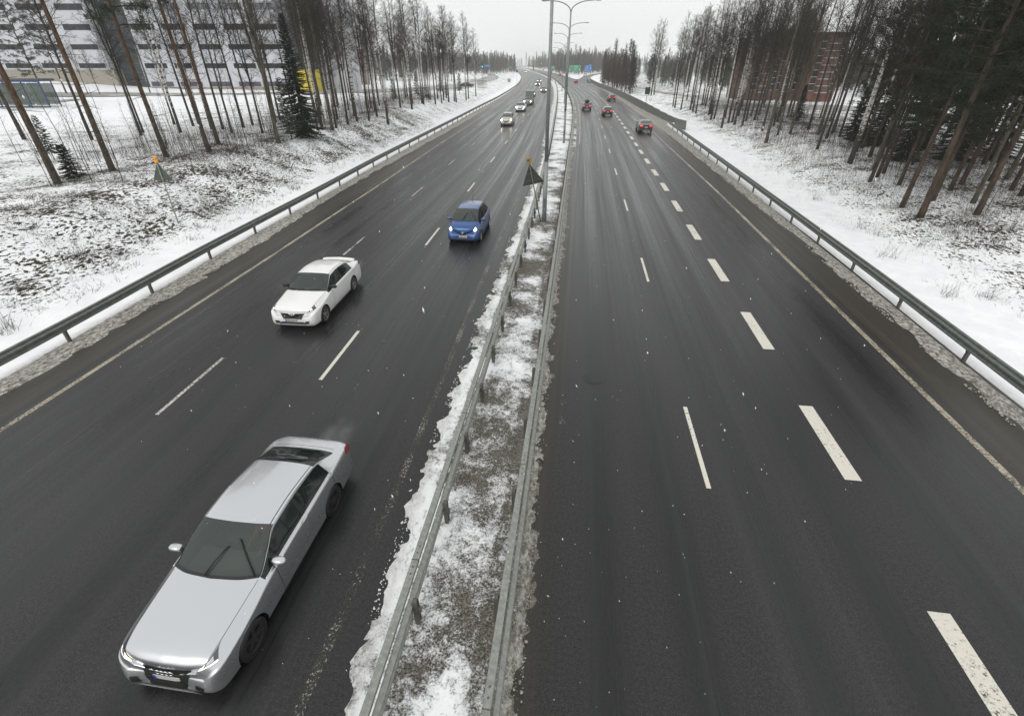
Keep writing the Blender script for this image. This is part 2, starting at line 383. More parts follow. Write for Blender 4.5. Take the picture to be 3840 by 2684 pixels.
mark('exit_lane_line', [(MN, y, y+2.85, .38) for y in (-13, -7, -3.2, 2.75, 8.75, 14.75, 20.7, 26.6, 32.5, 38.4, 44.2, 50, 55.8, 61.5, 67.2, 73, 78.7, 84.4, 90.2, 95.8, 101.6, 107.3, 112.8)]
     + [(MN, y, y+2.8, .26) for y in np.arange(118.5, 250, 5.7)], M['mk_white'])
mark('short_edge_mark', [(lambda y: .06, 9.9, 11.0, .16)], M['mk_worn'])
mb = MB(); V = [(.95+.33*math.cos(a), 12.2+.33*math.sin(a), .006) for a in np.linspace(0, 6.28, 25)[:-1]]; mb.add(V, [tuple(range(24))])
mb.add([(.95+.26*math.cos(a), 12.2+.26*math.sin(a), .009) for a in np.linspace(0, 6.28, 25)[:-1]], [tuple(range(24))])
tag(mb.build('manhole_cover', mat('iron cover', (.022, .022, .022), .4, .3, noise_amt=.5, noise_scale=60)), 'round iron manhole cover set in the asphalt beside the central strip', 'manhole cover')

# ground beyond the guardrails: one sheet each side reaching the horizon, and the planted median
dl_far = [1400, 900, 600, 420, 300, 230, 180, 145, 120, 100, 84, 72, 62, 54, 47, 41, 36, 32, 28.5, 25.5, 23, 21, 19, 17.5, 16, 14.6, 13.3, 12.1, 11, 10, 9.1, 8.3, 7.5, 6.8, 6.1, 5.4, 4.8, 4.2, 3.6, 3.0, 2.4, 1.8, 1.2, .6]
ryg = rows(-40, 1500, .012, .5)+[1700, 2000, 2500, 3500]
def edge_h(d, x, y):
    """ragged crust of dirty snow over the asphalt edge; d metres inside the verge"""
    return -.05+.085*ss(-.30, .30, d+fbm(x, y, 1.3, 5)*.24+fbm(x, y, 6, 3)*.12)+.022*fbm(x+9, y, 8, 3)
def lx(y): return [LR(y)-d for d in dl_far]+[LR(y)]+lin(LR(y)+.15, LA(y)+.45, 9)
def lz(x, y, j, n):
    if j < n-9: return terr(x, y)+.03*(j > n-12)
    k = (LA(y)-x)
    return edge_h(k, x, y)*(1 if y < 400 else .5)
def lcov(x, y, j, n):
    l = LR(y)-x; u_ = fbm(x, y, .25, 4)
    if l < .25: return .41+.16*u_-(.06 if l < -.7 else 0)
    if l < 4: return 1.35
    if l < 12: return 1.05+.25*u_
    return 1.0+.25*u_-.28*(1-ss(0, 4, abs(l-12)))*(y < 130)
def llit(x, y, j, n):
    l = LR(y)-x
    if l < 3: return 0
    return ss(3.5, 5.5, l)*(1-ss(12, 16, l))*.98*(1-.4*ss(60, 110, y))+ss(12, 15, l)*.68*(1-ss(30, 50, l))
grid('snowy_ground_left', ryg, lx, lz, M['snow'], attrs={'cover': lcov, 'litter': llit, 'slush': lambda x, y, j, n: ss(.25, -.15, LR(y)-x) if LR(y)-x < .3 else 0})
def rx(y):
    b = PR(y) if y < 85 else BX(y)
    if y > 262: b = max(BX(y) if y < 296 else 3.0, float(np.interp(y, [q[0] for q in RAMP_R], [q[1] for q in RAMP_R])))+1.0
    e = OA(y) if y < 262 else b-1.0
    return lin(e-.45, b-.15, 9)+[b]+[b+d for d in dl_far[::-1]]
def rz_(x, y, j, n):
    if j > 8: return terr(x, y)+.03*(j < 11)
    e = OA(y) if y < 262 else rx(y)[0]+.45
    return edge_h(x-e, x, y)
def rcov(x, y, j, n):
    xs = rx(y); r = x-xs[9]; u_ = fbm(x, y, .25, 4)
    if j <= 9: return .42+.14*u_+.12*ss(.3, 1.0, x-xs[0])
    if r < 5: return 1.35
    return 1.05+.3*u_-.42*ss(10, 15, r)*(1-ss(30, 45, r))*(1-ss(70, 160, y))
def rlit(x, y, j, n):
    r = x-rx(y)[9]
    return ss(4, 7, r)*(.75+.3*ss(10, 14, r))*(1-ss(22, 60, r)) if r > 3 else 0
grid('snowy_ground_right', ryg, rx, rz_, M['snow'], attrs={'cover': rcov, 'litter': rlit, 'slush': lambda x, y, j, n: 1 if j < 9 else .5 if j == 9 else 0})
def mx(y): return lin(LG(y)-.35, JA(y)+.3, 46)
def mz(x, y, j, n):
    d = min(x-LG(y)-.13, JA(y)-x)
    return edge_h(d, x, y)+(.05*ss(.3, 1.2, d)+.018*fbm(x, y, 7, 3) if y < 60 else .05)
def mcov(x, y, j, n):
    u_ = fbm(x, y, .5, 4); k = .51+.24*u_+.13*ss(14, 60, y)
    if x < LG(y)+.6: k += .12
    if x > IR(y)-.15: k -= .15
    elif x > IR(y)-.4: k -= .07
    return k
grid('median_strip', rows(-20, 1300, .008, .11), mx, mz, M['snow'], attrs={'cover': mcov, 'litter': lambda *a: .12, 'slush': lambda x, y, j, n: max(.45*ss(.45, .2, x-LG(y)), (.75 if -.26 < JA(y)-x+.1*fbm(x, y, 2) -.0 and .02 < JA(y)-x < .24 else .12 if JA(y)-x < .6 else 0))})
# central wedge of snow between the motorway and the slip road
def wx(y):
    a = KL(y)+11.4; b = float(np.interp(y, [q[0] for q in RAMP_L], [q[1] for q in RAMP_L])) if y < 600 else a+60+(y-600)*.9
    return lin(a, max(a+.02, b), 12)
grid('snowy_ground_wedge', np.linspace(325, 1400, 160), wx, lambda x, y, j, n: .02 if j in (0, n-1) else .12+.1*fbm(x, y, .1), M['snow'], attrs={'cover': lambda *a: 1.1, 'litter': lambda x, y, j, n: .3 if 0 < j < n-1 else 0, 'slush': lambda *a: 0})
bm_ = MB(); bm_.add([(-4000, -1500, -.5), (4000, -1500, -.5), (4000, 5000, -.5), (-4000, 5000, -.5)], [(0, 1, 2, 3)])
tag(bm_.build('ground', M['snow']), kind='structure')
# ------------------------------------------------------------------ guardrails
def mb_(b, o): return b.build('splice_bolts', M['galv_dark'], o)
def guardrail(fx, y0, y1, spacing, side, label, first=None, end_flare=None, name='guardrail', wave=None):
    """box-topped W-beam rail; side=+1 when the road is on its +x side"""
    ys = [y0]
    while ys[-1] < y1: ys.append(min(y1, ys[-1]+max(1.0, .012*abs(ys[-1]))))
    root = empty(name, (fx(max(y0, 0)), max(y0, 0), 0)); ox, oy = root.location.x, root.location.y
    tag(root, label, 'guardrail')
    def zt(y): return .76-(.55*ss(y1-6, y1, y) if end_flare else 0)
    s = side
    hw_ = .06 if wave or spacing < 3 else .045; prof_box = [(-hw_, 0), (hw_, 0), (hw_, -.075), (-hw_, -.075)]
    s = wave or side; gm = M['galv'] if spacing < 3 else M['galv_o']
    prof_w = [(.095*s, -.10), (.17*s, -.135), (.17*s, -.18), (.11*s, -.215), (.11*s, -.26), (.17*s, -.30), (.17*s, -.345), (.095*s, -.38),
              (.08*s, -.375), (.155*s, -.335), (.155*s, -.31), (.095*s, -.27), (.095*s, -.205), (.155*s, -.17), (.155*s, -.145), (.08*s, -.105)]
    if spacing > 3:
        prof_box = [(-.05, 0), (.05, 0), (.05, -.085), (-.05, -.085)]; prof_w = [(a-.045*s, b+.03) for a, b in prof_w]
    for nm, pr in (('top_rail', prof_box), ('crash_beam', prof_w)):
        V = []; Fs = []; n = len(pr)
        for y in ys:
            for px, pz in pr: V.append((fx(y)+px-ox, y-oy, zt(y)+pz))
        for i in range(len(ys)-1):
            for k in range(n):
                q = (i*n+k, i*n+(k+1) % n, (i+1)*n+(k+1) % n, (i+1)*n+k); Fs.append(q)
        Fs.append(tuple(range(n))); Fs.append(tuple(range((len(ys)-1)*n, len(ys)*n))[::-1])
        o = obj(nm, mkmesh(nm, V, Fs, gm, False), root)
        if nm == 'top_rail':
            yy = first or y0; bolt = None
            while yy < min(y1-1, 26):
                if yy > 1.2 and spacing < 3:
                    for q in (-.28, -.14, .14, .28):
                        if bolt is None: jb = MB(); jb.lathe([(0, .014), (.012, .013), (.017, .006), (.017, 0)], (0, 0, 0), 8, axis='z'); bolt = jb.build('bolt', M['galv_dark'], o); bo = bolt
                        else: bo = bolt.copy(); COL.objects.link(bo); bo.parent = o
                        bo.location = (fx(yy+.7+q)-ox, yy+.7+q-oy, zt(yy))
                    jb = MB(); jb.box((fx(yy+.7)-ox, yy+.7-oy, zt(yy)-.03), (2*hw_+.008, .022, .07)); jb.build('joint', M['galv_dark'], o)
                yy += spacing*2
    # posts
    y = first if first is not None else y0+1; k = 0; rest = MB(); proto = None
    while y < y1-.5:
        x = fx(y)+(.2 if wave else -.12*s if spacing < 3 else -.02*s); z0 = terr(x, y)-.25 if abs(x) > 6 else -.2
        if k < 100:
            if proto is None:
                pb = MB(); h = 1.0
                pb.box((0, 0, .35), (.055, .10, .95)); pb.box((.0, .045, .35), (.09, .012, .95)); pb.box((.0, -.045, .35), (.09, .012, .95))
                pb.box((.05*s, 0, .56), (.06, .07, .12))
                proto = pb.build('post', M['galv_dark'], root); o = proto
            else:
                o = proto.copy(); COL.objects.link(o); o.parent = root
            o.location = (x-ox, y-oy, zt(y)-.90)
        else: rest.box((x-ox, y-oy, zt(y)-.5), (.07, .10, .9))
        y += spacing; k += 1
    if rest.v: tag(rest.build('post', M['galv_dark'], root), kind='stuff')
    return root
guardrail(LR, -18, 560, 4.1, 1, 'long steel guardrail along the snowy verge on the left of the oncoming lanes', first=-16.6+4.1*1)
guardrail(HR, -14, 270, 2.1, -1, 'steel guardrail on the oncoming lanes side of the median strip', first=-12.6, end_flare=True, wave=1)
guardrail(IR, -14, 620, 2.35, 1, 'steel guardrail on the dark right edge of the median strip', first=-12)
guardrail(PR, -18, 82, 4.0, -1, 'steel guardrail along the right verge, ending beside the concrete barrier', first=-17.2)
# second-side far rail continues after the median left rail ends
guardrail(lambda y: LG(y)+.9, 284, 700, 4, -1, 'distant steel guardrail beyond the gap in the median, along the oncoming lanes')

# concrete barrier with separate panels
bar = empty('concrete_barrier', (15.3, 81.5, 0)); tag(bar, 'long grey concrete barrier along the right verge, near end angled away', 'barrier')
M['conc'] = mat('damp concrete', (.13, .135, .122), .8, noise_amt=.25, noise_scale=3, bump=.2)
yb = 81.5; k = 0
pts = [BQ[0][:2], (84, 14.95)]
bl = [(y, BX(y)) for y in (81.5, 84, 88, 92)]
y = 92.
while y < 292: y += 6; bl.append((min(y, 294), BX(min(y, 294))))
bl[0] = (81.6, 15.75); bl[1] = (84.4, 15.0)
for (a, xa), (b, xb) in zip(bl[:-1], bl[1:]):
    dx, dy = xb-xa, b-a; L = math.hypot(dx, dy); nx, ny = dy/L*.11, -dx/L*.11; g = .012
    a0 = Vector((xa+dx/L*g-15.3, a+dy/L*g-81.5, 0)); b0 = Vector((xb-dx/L*g-15.3, b-dy/L*g-81.5, 0)); nn = Vector((nx, ny, 0))
    z0 = -.3; z1 = .92+.5*ss(84, 118, (a+b)/2)
    P8 = [a0-nn*1.5+Vector((0, 0, z0)), b0-nn*1.5+Vector((0, 0, z0)), b0+nn*1.5+Vector((0, 0, z0)), a0+nn*1.5+Vector((0, 0, z0)),
          a0-nn+Vector((0, 0, z1)), b0-nn+Vector((0, 0, z1)), b0+nn+Vector((0, 0, z1)), a0+nn+Vector((0, 0, z1))]
    mb = MB(); mb.add(P8, [(0, 3, 2, 1), (4, 5, 6, 7), (0, 1, 5, 4), (1, 2, 6, 5), (2, 3, 7, 6), (3, 0, 4, 7)]); mb.build('panel', M['conc'], bar)

# ------------------------------------------------------------------ street lamps in the median
def lamp_arm(s, h, parent, lod):
    mb = MB(); n = 10 if lod else 5
    pts = [(s*2.35*(math.sin(t)**1.15 if t > 0 else 0) + (0), 0, h+1.02*(1-math.cos(t))**.9) for t in np.linspace(0, math.pi/2, n)]
    pts = [(s*(.02+2.1*(1-math.cos(t))), 0, h+.98*math.sin(t)) for t in np.linspace(0, math.pi/2, n)]
    pts.append((s*2.5, 0, h+1.0))
    mb.tube(pts, [.06-.02*i/len(pts) for i in range(len(pts))], 8 if lod else 4)
    a = mb.build('lamp_arm', M['pole'], parent, True)
    hb = MB(); hb.box((s*2.78, 0, h+1.0), (.74, .24, .07)); hb.box((s*2.86, 0, h+.955), (.42, .18, .03)); hb.build('lamp_head', M['pole_dark'], a)
def street_lamp(x, y, label, group=None, lod=True, h=12.9, name='street_lamp'):
    z = .0 if abs(x) < 6 or y > 100 else terr(x, y)
    r = empty(name, (x, y, z)); tag(r, label, 'street lamp', group)
    mb = MB(); n = 16 if lod else 6
    mb.tube([(0, 0, -.3), (0, 0, 3.5)], [.135, .128], n); mb.tube([(0, 0, 3.5), (0, 0, h)], [.105, .075], n)
    mb.build('pole', M['pole'], r, True)
    if lod:
        b = MB(); b.tube([(0, 0, -.2), (0, 0, .06)], .21, n); b.build('base_plate', M['pole_dark'], r)
        d = MB(); d.box((0, -.128, 1.2), (.12, .03, .5)); d.build('access_door', M['pole_dark'], r)
    for s in (-1, 1): lamp_arm(s, h, r, lod)
    return r
lamps = [(2040, 835), (2114, 540), None, (2116, 391), (2107, 345), (2095, 320.6), (2083, 306), (2064.5, 293.7), (2048, 286), (2028, 277), (2008, 271.5), (1991, 265)]
lx_ = []
for i, p in enumerate(lamps):
    g = G(*p) if p else (-3.0, 95); lx_.append(g)
labs = {0: 'thick grey lamp post nearest the bridge, beside the triangular sign in the median', 1: 'tall double-armed street lamp second in the median row, arms against the sky',
        2: 'double-armed street lamp hidden partly behind the second lamp pole'}
for i, g in enumerate(lx_):
    street_lamp(g[0], g[1], labs.get(i, 'distant double-armed street lamp in the curving median row'), None if i < 3 else 'distant street lamps in the median', i < 4)

# ------------------------------------------------------------------ signs
M['sign_back'] = mat('grey green sign back', (.085, .11, .088), .5, .35, noise_amt=.12, noise_scale=3)
M['sign_dark'] = mat('dirty sign back', (.045, .05, .042), .55, .3, noise_amt=.2, noise_scale=4)
M['orange'] = mat('orange beacon lens', (.85, .36, .02), .3)
M['amber_dull'] = mat('dull amber lens', (.28, .17, .03), .35, noise_amt=.4, noise_scale=20)
def tri_sign(px_base, corners, apex, rz, m_back, m_lamp, label, z=None):
    """back of a triangular warning sign on a thin pole, beacon box and round beacon on top; size measured in the photo"""
    x, y, gz = at(*px_base) if z is None else (*G(*px_base, z), z)
    D = ahead(x, y); base = FAC(*px_base, D); m = ((corners[0][0]+corners[1][0])/2, (corners[0][1]+corners[1][1])/2); b = FAC(*m, D); a = FAC(*apex, D)
    c0, c1 = FAC(*corners[0], D), FAC(*corners[1], D); hx = (b[0]-base[0])*cy+(b[1]-base[1])*sy; hz = b[2]-gz; H = math.hypot(hx, hz); top = H+math.hypot(a[2]-b[2], (a[0]-b[0])*cy+(a[1]-b[1])*sy)
    side = (top-H)/.866; r = empty('warning_sign', (x, y, gz)); r.rotation_euler = (0, math.atan2(hx, hz), rz); tag(r, label, 'road sign')
    mb = MB(); mb.tube([(0, 0, -.3), (0, 0, H+side*.80)], .032, 8); mb.build('pole', M['pole_dark'] if m_back is M['sign_dark'] else M['galv'], r, True)
    c = .05; raw = [(-side/2, H), (side/2, H), (0, top)]; outl = []
    for i, p in enumerate(raw):
        q0 = Vector(raw[i-1]); q1 = Vector(raw[(i+1) % 3]); p = Vector(p)
        for q in (q0, q1): d = (q-p).normalized(); outl.append(p+d*c)
    n = len(outl); V = []
    for yy in (.035, .05): V += [(p.x, yy, p.y) for p in outl]
    Fs = [tuple(range(n)), tuple(range(n, 2*n))[::-1]]+[(i, (i+1) % n, n+(i+1) % n, n+i) for i in range(n)]
    mb = MB(); mb.add(V, Fs); o = mb.build('sign_plate', m_back, r)
    mb = MB()
    for f in (.2, .55): w_ = side*(1-f)*.8; mb.box((0, .02, H+side*.866*f), (w_, .03, .03))
    mb.build('bracket', M['galv_dark'], o)
    fr = MB(); fr.add([(p.x*.8, .053, (p.y-H)*.8+H+side*.09) for p in outl], [tuple(range(n))[::-1]]); fr.build('sign_face', mat('yellow sign face', (.8, .5, .05), .5), o)
    s_ = side/1.3; mb = MB(); mb.box((0, 0, top+.07*s_), (.2*s_, .13*s_, .17*s_)); mb.build('beacon_box', m_lamp, r)
    rr = .12*s_; mb = MB(); mb.lathe([(0, -.07*s_), (rr*.8, -.06*s_), (rr, -.02*s_), (rr, .02*s_), (rr*.8, .06*s_), (0, .07*s_)], (0, 0, 0), 16, axis='x')
    mb.v = [(b_, a_, top+.27*s_+c_) for a_, b_, c_ in mb.v]; mb.build('beacon', m_lamp, r, True)
    return H, side
print('SIGN', tri_sign((670, 839), ((567, 675), (656, 681)), (586, 609), R(8), M['sign_back'], M['orange'], 'grey back of a triangular sign with orange beacons, standing in the left snow bank'))
print('SIGN', tri_sign((2028, 835), ((1964, 702), (2036, 682)), (1988, 616), R(2), M['sign_dark'], M['amber_dull'], 'dark triangular sign back with amber beacons, leaning beside the thick lamp post', .05))
# direction boards
def board(name, label, x, y, z0, w_, h_, col, texts, rz=0., posts=2, border=(.8, .8, .8), back=False, thick=.08, extra=None, cat='road sign'):
    r = empty(name, (x, y, 0), rz); tag(r, label, cat)
    m = M.setdefault(('bd', col), mat('sign sheet', col, .5, noise_amt=.06, noise_scale=2))
    mb = MB(); mb.box((0, 0, z0+h_/2), (w_, thick, h_)); p = mb.build('sign_plate', m, r)
    if border and not back:
        mb = MB(); t = h_*.02; e = -thick/2-.006
        for c, d in (((0, e, z0+h_-t*1.6), (w_*.975, .01, t)), ((0, e, z0+t*1.6), (w_*.975, .01, t)), ((-w_/2+t*1.6, e-.001, z0+h_/2), (t, .01, h_*.95)), ((w_/2-t*1.6, e-.001, z0+h_/2), (t, .01, h_*.95))): mb.box(c, d)
        mb.build('sign_border', M.setdefault(('bd', border), mat('white sheet', border, .5)), p)
    for k in range(posts):
        mb = MB(); px = (-w_*.42+k*w_*.84/(posts-1)) if posts > 1 else 0
        mb.tube([(px, .10, -.5), (px, .10, z0+h_*.9)], .07, 6); mb.build('pole', M['pole'], r)
    wm = M.setdefault('wtxt', mat('white lettering', (.85, .85, .85), .5))
    for s_, tx, tz, size in texts:
        o = obj('lettering', text_mesh(s_, size, wm), p); o.rotation_euler = (R(90), 0, 0); o.location = (tx, -thick/2-.012, z0+tz)
    if extra: extra(p, z0, thick)
    return r
def arrow_up(p, x, z, s, ang=0., m=None):
    mb = MB(); V = [(-.16, 0), (.16, 0), (.16, .9), (.5, .55), (0, 1.35), (-.5, .55), (-.16, .9)]; C, S = math.cos(ang), math.sin(ang)
    mb.add([(x+(a*C+b*S)*s, -.056, z+(-a*S+b*C)*s) for a, b in V], [(0, 1, 2, 6), (6, 2, 3, 4, 5)]); mb.build('arrow', M['wtxt'], p)
def shields(p, items):
    for x, z, w_, h_, s_ in items:
        mb = MB(); mb.box((x, -.05, z), (w_, .02, h_)); q = mb.build('route_shield', M.setdefault('redsh', mat('red route shield', (.55, .12, .05), .5)), p)
        o = obj('lettering', text_mesh(s_, h_*.8, M['wtxt']), q); o.rotation_euler = (R(90), 0, 0); o.location = (x, -.066, z)
def board_px(px0, px1, ptop, pbot, D, name, label, col, texts, **k):
    a = FAC(px0, ptop, D); b = FAC(px1, pbot, D); w_ = math.hypot(b[0]-a[0], b[1]-a[1]); h_ = a[2]-b[2]
    tx = [(s_, fx*w_, fz*h_, fs*h_) for s_, fx, fz, fs in texts]
    ex = k.pop('ex', None)
    return board(name, label, (a[0]+b[0])/2, (a[1]+b[1])/2, b[2], w_, h_, col, tx, rz=YAW, extra=(lambda p, z0, t: ex(p, z0, w_, h_)) if ex else None, **k)
board_px(2135, 2176, 246, 267.5, 345, 'direction_sign', 'large green direction sign with two white arrows in the wedge before the slip road', (.01, .32, .16),
         [('Jyvaskyla', .12, .80, .2), ('Heinola', .08, .52, .2), ('Lahti', .04, .22, .2)],
         ex=lambda p, z0, w_, h_: (arrow_up(p, -w_*.43, z0+h_*.1, .75), arrow_up(p, w_*.42, z0+h_*.1, .75), shields(p, [(-w_*.31, z0+h_*.84, .7, .8, '4'), (-w_*.28, z0+h_*.55, .7, .8, '4')])))
def MB_tab(p, w_, z):
    mb = MB(); mb.box((w_*.3, 0, z+.42), (w_*.42, .08, .84)); q = mb.build('exit_tab', M[('bd', (.0, .16, .55))], p)
    o = obj('lettering', text_mesh('12', .7, M['wtxt']), q); o.rotation_euler = (R(90), 0, 0); o.location = (w_*.3, -.052, z+.4)
board_px(2194, 2216, 247.5, 268, 345, 'exit_sign', 'tall blue exit sign with a small tab on top beside the green direction sign', (.0, .16, .55),
         [('Holma', -.12, .84, .14), ('Mukkula', -.08, .62, .14), ('Kivimaa', -.1, .40, .14)],
         ex=lambda p, z0, w_, h_: (arrow_up(p, w_*.3, z0+h_*.38, .8, R(35)), shields(p, [(-w_*.32, z0+h_*.16, .9, .55, '20')]), MB_tab(p, w_, z0+h_)))
board_px(2068, 2080, 249, 258.5, 560, 'direction_sign', 'small pale green direction sign far off, behind the lamp row', (.05, .38, .26), [('Kemi', 0, .62, .3), ('Rovaniemi', 0, .28, .26)])
board_px(1816, 1839, 244, 251.5, 330, 'direction_sign', 'wide blue direction sign over the side road junction on the left', (.02, .14, .5), [('Keskusta', 0, .5, .42)], posts=2)
board_px(1801, 1806, 246.5, 249.5, 328, 'direction_sign', 'small blue sign just left of the wide blue direction sign', (.02, .14, .5), [], posts=1)
def back_px(px0, px1, ptop, pbot, D, name, label, col, posts=1):
    return board_px(px0, px1, ptop, pbot, D, name, label, col, [], back=True, posts=posts, border=None)
back_px(1935, 1942, 264, 272, 250, 'road_sign', 'square black sign back on one pole, left verge in the far bend', (.015, .018, .02))
back_px(1905, 1921, 249, 257.5, 560, 'road_sign', 'wide grey sign back at the far bend of the oncoming lanes', (.12, .13, .12), 2)
back_px(2421, 2436, 328, 354, 118, 'road_sign', 'dark green sign back on a tall pole behind the concrete barrier', (.012, .03, .028))
back_px(2066, 2069, 267, 276, 330, 'road_sign', 'small black sign back on the median guardrail behind the thick lamp post', (.02, .02, .02))
# overhead gantry far away
ga = FAC(1908, 231, 900); gb = FAC(1937, 231, 900)
gr = empty('sign_gantry', ((ga[0]+gb[0])/2, (ga[1]+gb[1])/2, 0), YAW); tag(gr, 'grey overhead sign gantry in the haze at the end of the motorway', 'gantry')
mb = MB(); mb.box((-2, 0, 8), (16, .5, .8)); mb.build('beam', M['sign_dark'], gr)
for s in (-9, 6): mb = MB(); mb.box((s, 0, 4), (.5, .5, 8)); mb.build('pole', M['sign_dark'], gr)
mb = MB(); mb.box((-1.5, -.3, 10.6), (4.6, .2, 7)); mb.build('sign_plate', M['sign_dark'], gr)
# rust-red marker post in the median and a grey cabinet on the left verge
a = FAC(1998, 242, 0+ahead(*G(2000.5, 268))); b = G(2000.5, 268)
mb = MB(); mb.box((0, 0, a[2]/2), (1.3, .5, a[2])); mb.box((0, 0, a[2]+.05), (1.5, .6, .12)); o = mb.build('marker_column', mat('rust red paint', (.10, .035, .03), .6)); o.location = (b[0], b[1], 0)
tag(o, 'tall rust-brown box column standing in the far median', 'column')
b = at(1909, 309); r = empty('utility_cabinet', b); tag(r, 'small grey utility cabinet on the snow left of the bend', 'cabinet')
mb = MB(); mb.box((0, 0, .75), (1.35, .6, 1.5)); mb.box((0, 0, 1.52), (1.45, .7, .06)); mb.build('housing', M['conc'], r)
mb = MB(); mb.box((-.3, -.305, .8), (.5, .02, 1.2)); mb.box((.3, -.305, .8), (.5, .02, 1.2)); mb.build('door', M['galv'], r)
b = at(1808, 332); r = empty('wire_cage', b); tag(r, 'wire mesh cage round a shrub beside the bare young tree', 'cage'); mb = MB()
for i in range(13):
    for q in ((-1.6+i*.27, -.8), (-1.6+i*.27, .8)): mb.tube([(q[0], q[1], 0), (q[0], q[1], 2.5)], .025, 3)
for z in (.3, 1.2, 2.4):
    for q in (-.8, .8): mb.tube([(-1.6, q, z), (1.65, q, z)], .025, 3)
mb.build('mesh_panel', M['galv_dark'], r)
M['green_l'] = mat('green light', (.0, .5, .3), .4, emis=(.05, 1, .55), es=5)
M['red_l'] = mat('red light', (.6, .05, .02), .4, emis=(1, .12, .05), es=6)
M['blk'] = mat('black plastic', (.012, .012, .012), .45)
for (px, pt, pb, base, lit, lab) in ((1810.7, 243, 252.5, 316, 'green_l', 'traffic light showing green in front of the wide blue sign'), (1864, 273.5, 282.5, 307, 'green_l', 'traffic light showing green on the snow by the junction'),
                                     (1783, 263, 270, 300, 'red_l', 'traffic light showing red behind the lone birch')):
    bx, by, bz = at(px, base); D = ahead(bx, by); t = FAC(px, pt, D); q = FAC(px, pb, D); h = t[2]-q[2]
    r = empty('traffic_light', (bx, by, bz), YAW); tag(r, lab, 'traffic light')
    mb = MB(); mb.tube([(0, .1, -.2), (0, .1, t[2]-bz)], .06, 6); mb.build('pole', M['galv_dark'], r)
    mb = MB(); mb.box((0, 0, q[2]-bz+h/2), (h*.42, .25, h)); hd = mb.build('signal_head', M['blk'], r)
    zl = q[2]-bz+h*(.2 if lit == 'green_l' else .8); mb = MB(); mb.lathe([(0, 0), (h*.17, 0), (h*.17, .03), (0, .03)], (0, 0, 0), 12, axis='z')
    mb.v = [(a_, -.13-c_, zl+b_) for a_, b_, c_ in mb.v]; mb.build('lens', M[lit], hd)

# ------------------------------------------------------------------ side streets
def patch_road(name, pxs, m, dz=.05):
    """road surface laid on the terrain between two measured edges"""
    A = [at(*a) for a, b in pxs]; B = [at(*b) for a, b in pxs]; V = []; n = 9; Fs = []; uv = []
    P_ = []
    for i in range(len(A)-1):
        for k in range(6):
            t = k/6; P_.append(([A[i][c]*(1-t)+A[i+1][c]*t for c in (0, 1)], [B[i][c]*(1-t)+B[i+1][c]*t for c in (0, 1)]))
    P_.append((A[-1][:2], B[-1][:2]))
    for j, (a, b) in enumerate(P_):
        for i in range(n):
            t = i/(n-1); x = a[0]*(1-t)+b[0]*t; y = a[1]*(1-t)+b[1]*t; V.append((x, y, terr(x, y)+dz+.05)); uv.append((t*7+15, j*3.))
    for j in range(len(P_)-1):
        for i in range(n-1): a = j*n+i; Fs.append((a, a+1, a+n+1, a+n))
    return tag(obj(name, mkmesh(name, V, Fs, m, True, uv=np.array(uv))), kind='structure')
M['slush'] = mat('slushy street', (.30, .29, .27), .55, noise_amt=.35, noise_scale=1.2, bump=.1)
M['path'] = mat('wet street', (.12, .12, .12), .35, noise_amt=.3, noise_scale=.5)
patch_road('side_street', [((-500, 362), (-500, 346)), ((0, 362), (0, 348)), ((300, 362), (300, 350)), ((640, 361), (640, 351)), ((950, 357), (950, 348)), ((1200, 353), (1200, 343)), ((1450, 347), (1450, 334)), ((1700, 336), (1700, 318)), ((1757, 334), (1757, 310))], M['slush'])
patch_road('junction_road', [((1755, 334), (1745, 300)), ((1785, 319), (1775, 297)), ((1815, 312), (1800, 296.5)), ((1850, 303), (1826, 286.5)), ((1866, 297), (1832, 280)), ((1872, 291), (1822, 276)), ((1866, 284), (1815, 273.5)), ((1845, 278), (1800, 272)), ((1800, 271), (1770, 269))], M['path'], .03)
patch_road('lay_by', [((0, 388), (0, 372)), ((150, 389), (150, 373)), ((240, 384), (240, 374)), ((300, 377), (300, 373))], M['slush'])
patch_road('footpath', [((2380, 327), (2380, 323)), ((2470, 349), (2460, 342)), ((2560, 362), (2550, 354)), ((2700, 384), (2690, 374)), ((2900, 408), (2900, 394)), ((3200, 418), (3200, 400)), ((3500, 424), (3500, 405))], M['slush'])

# ------------------------------------------------------------------ bus shelter
M['blue'] = mat('blue painted steel', (.012, .03, .12), .4)
def glassmat(name, tint, alpha=.6):
    m = mat(name, tint, .05, spec=.6); t = NT(m)
    tr = t.nd('ShaderNodeBsdfTransparent'); tr.inputs[0].default_value = (*[min(1, .5+c) for c in tint], 1); mx_ = t.nd('ShaderNodeMixShader'); mx_.inputs[0].default_value = alpha
    t.l.new(tr.outputs[0], mx_.inputs[1]); t.l.new(t.b.outputs[0], mx_.inputs[2]); t.l.new(mx_.outputs[0], t.n['Material Output'].inputs[0]); return m
M['sheet'] = glassmat('shelter glass', (.16, .19, .17), .35)
b1 = at(190, 405); b0 = at(-110, 407); D = ahead(b1[0], b1[1])
sh = empty('bus_shelter', b1, YAW); tag(sh, 'blue framed bus shelter with glass walls and a snowy roof, behind the leftmost pines', 'bus shelter')
L = math.hypot(b1[0]-b0[0], b1[1]-b0[1]); hS = FAC(100, 305, D)[2]-b1[2]
for px in (0, 17, 130, 190):
    q = at(px, 405); dx = -math.hypot(b1[0]-q[0], b1[1]-q[1]); mb = MB(); mb.box((dx, 0, hS/2), (.13, .13, hS)); mb.build('post', M['blue'], sh)
for dx in (-L, -.05): mb = MB(); mb.box((dx, 2.2, hS/2), (.13, .13, hS)); mb.build('post', M['blue'], sh)
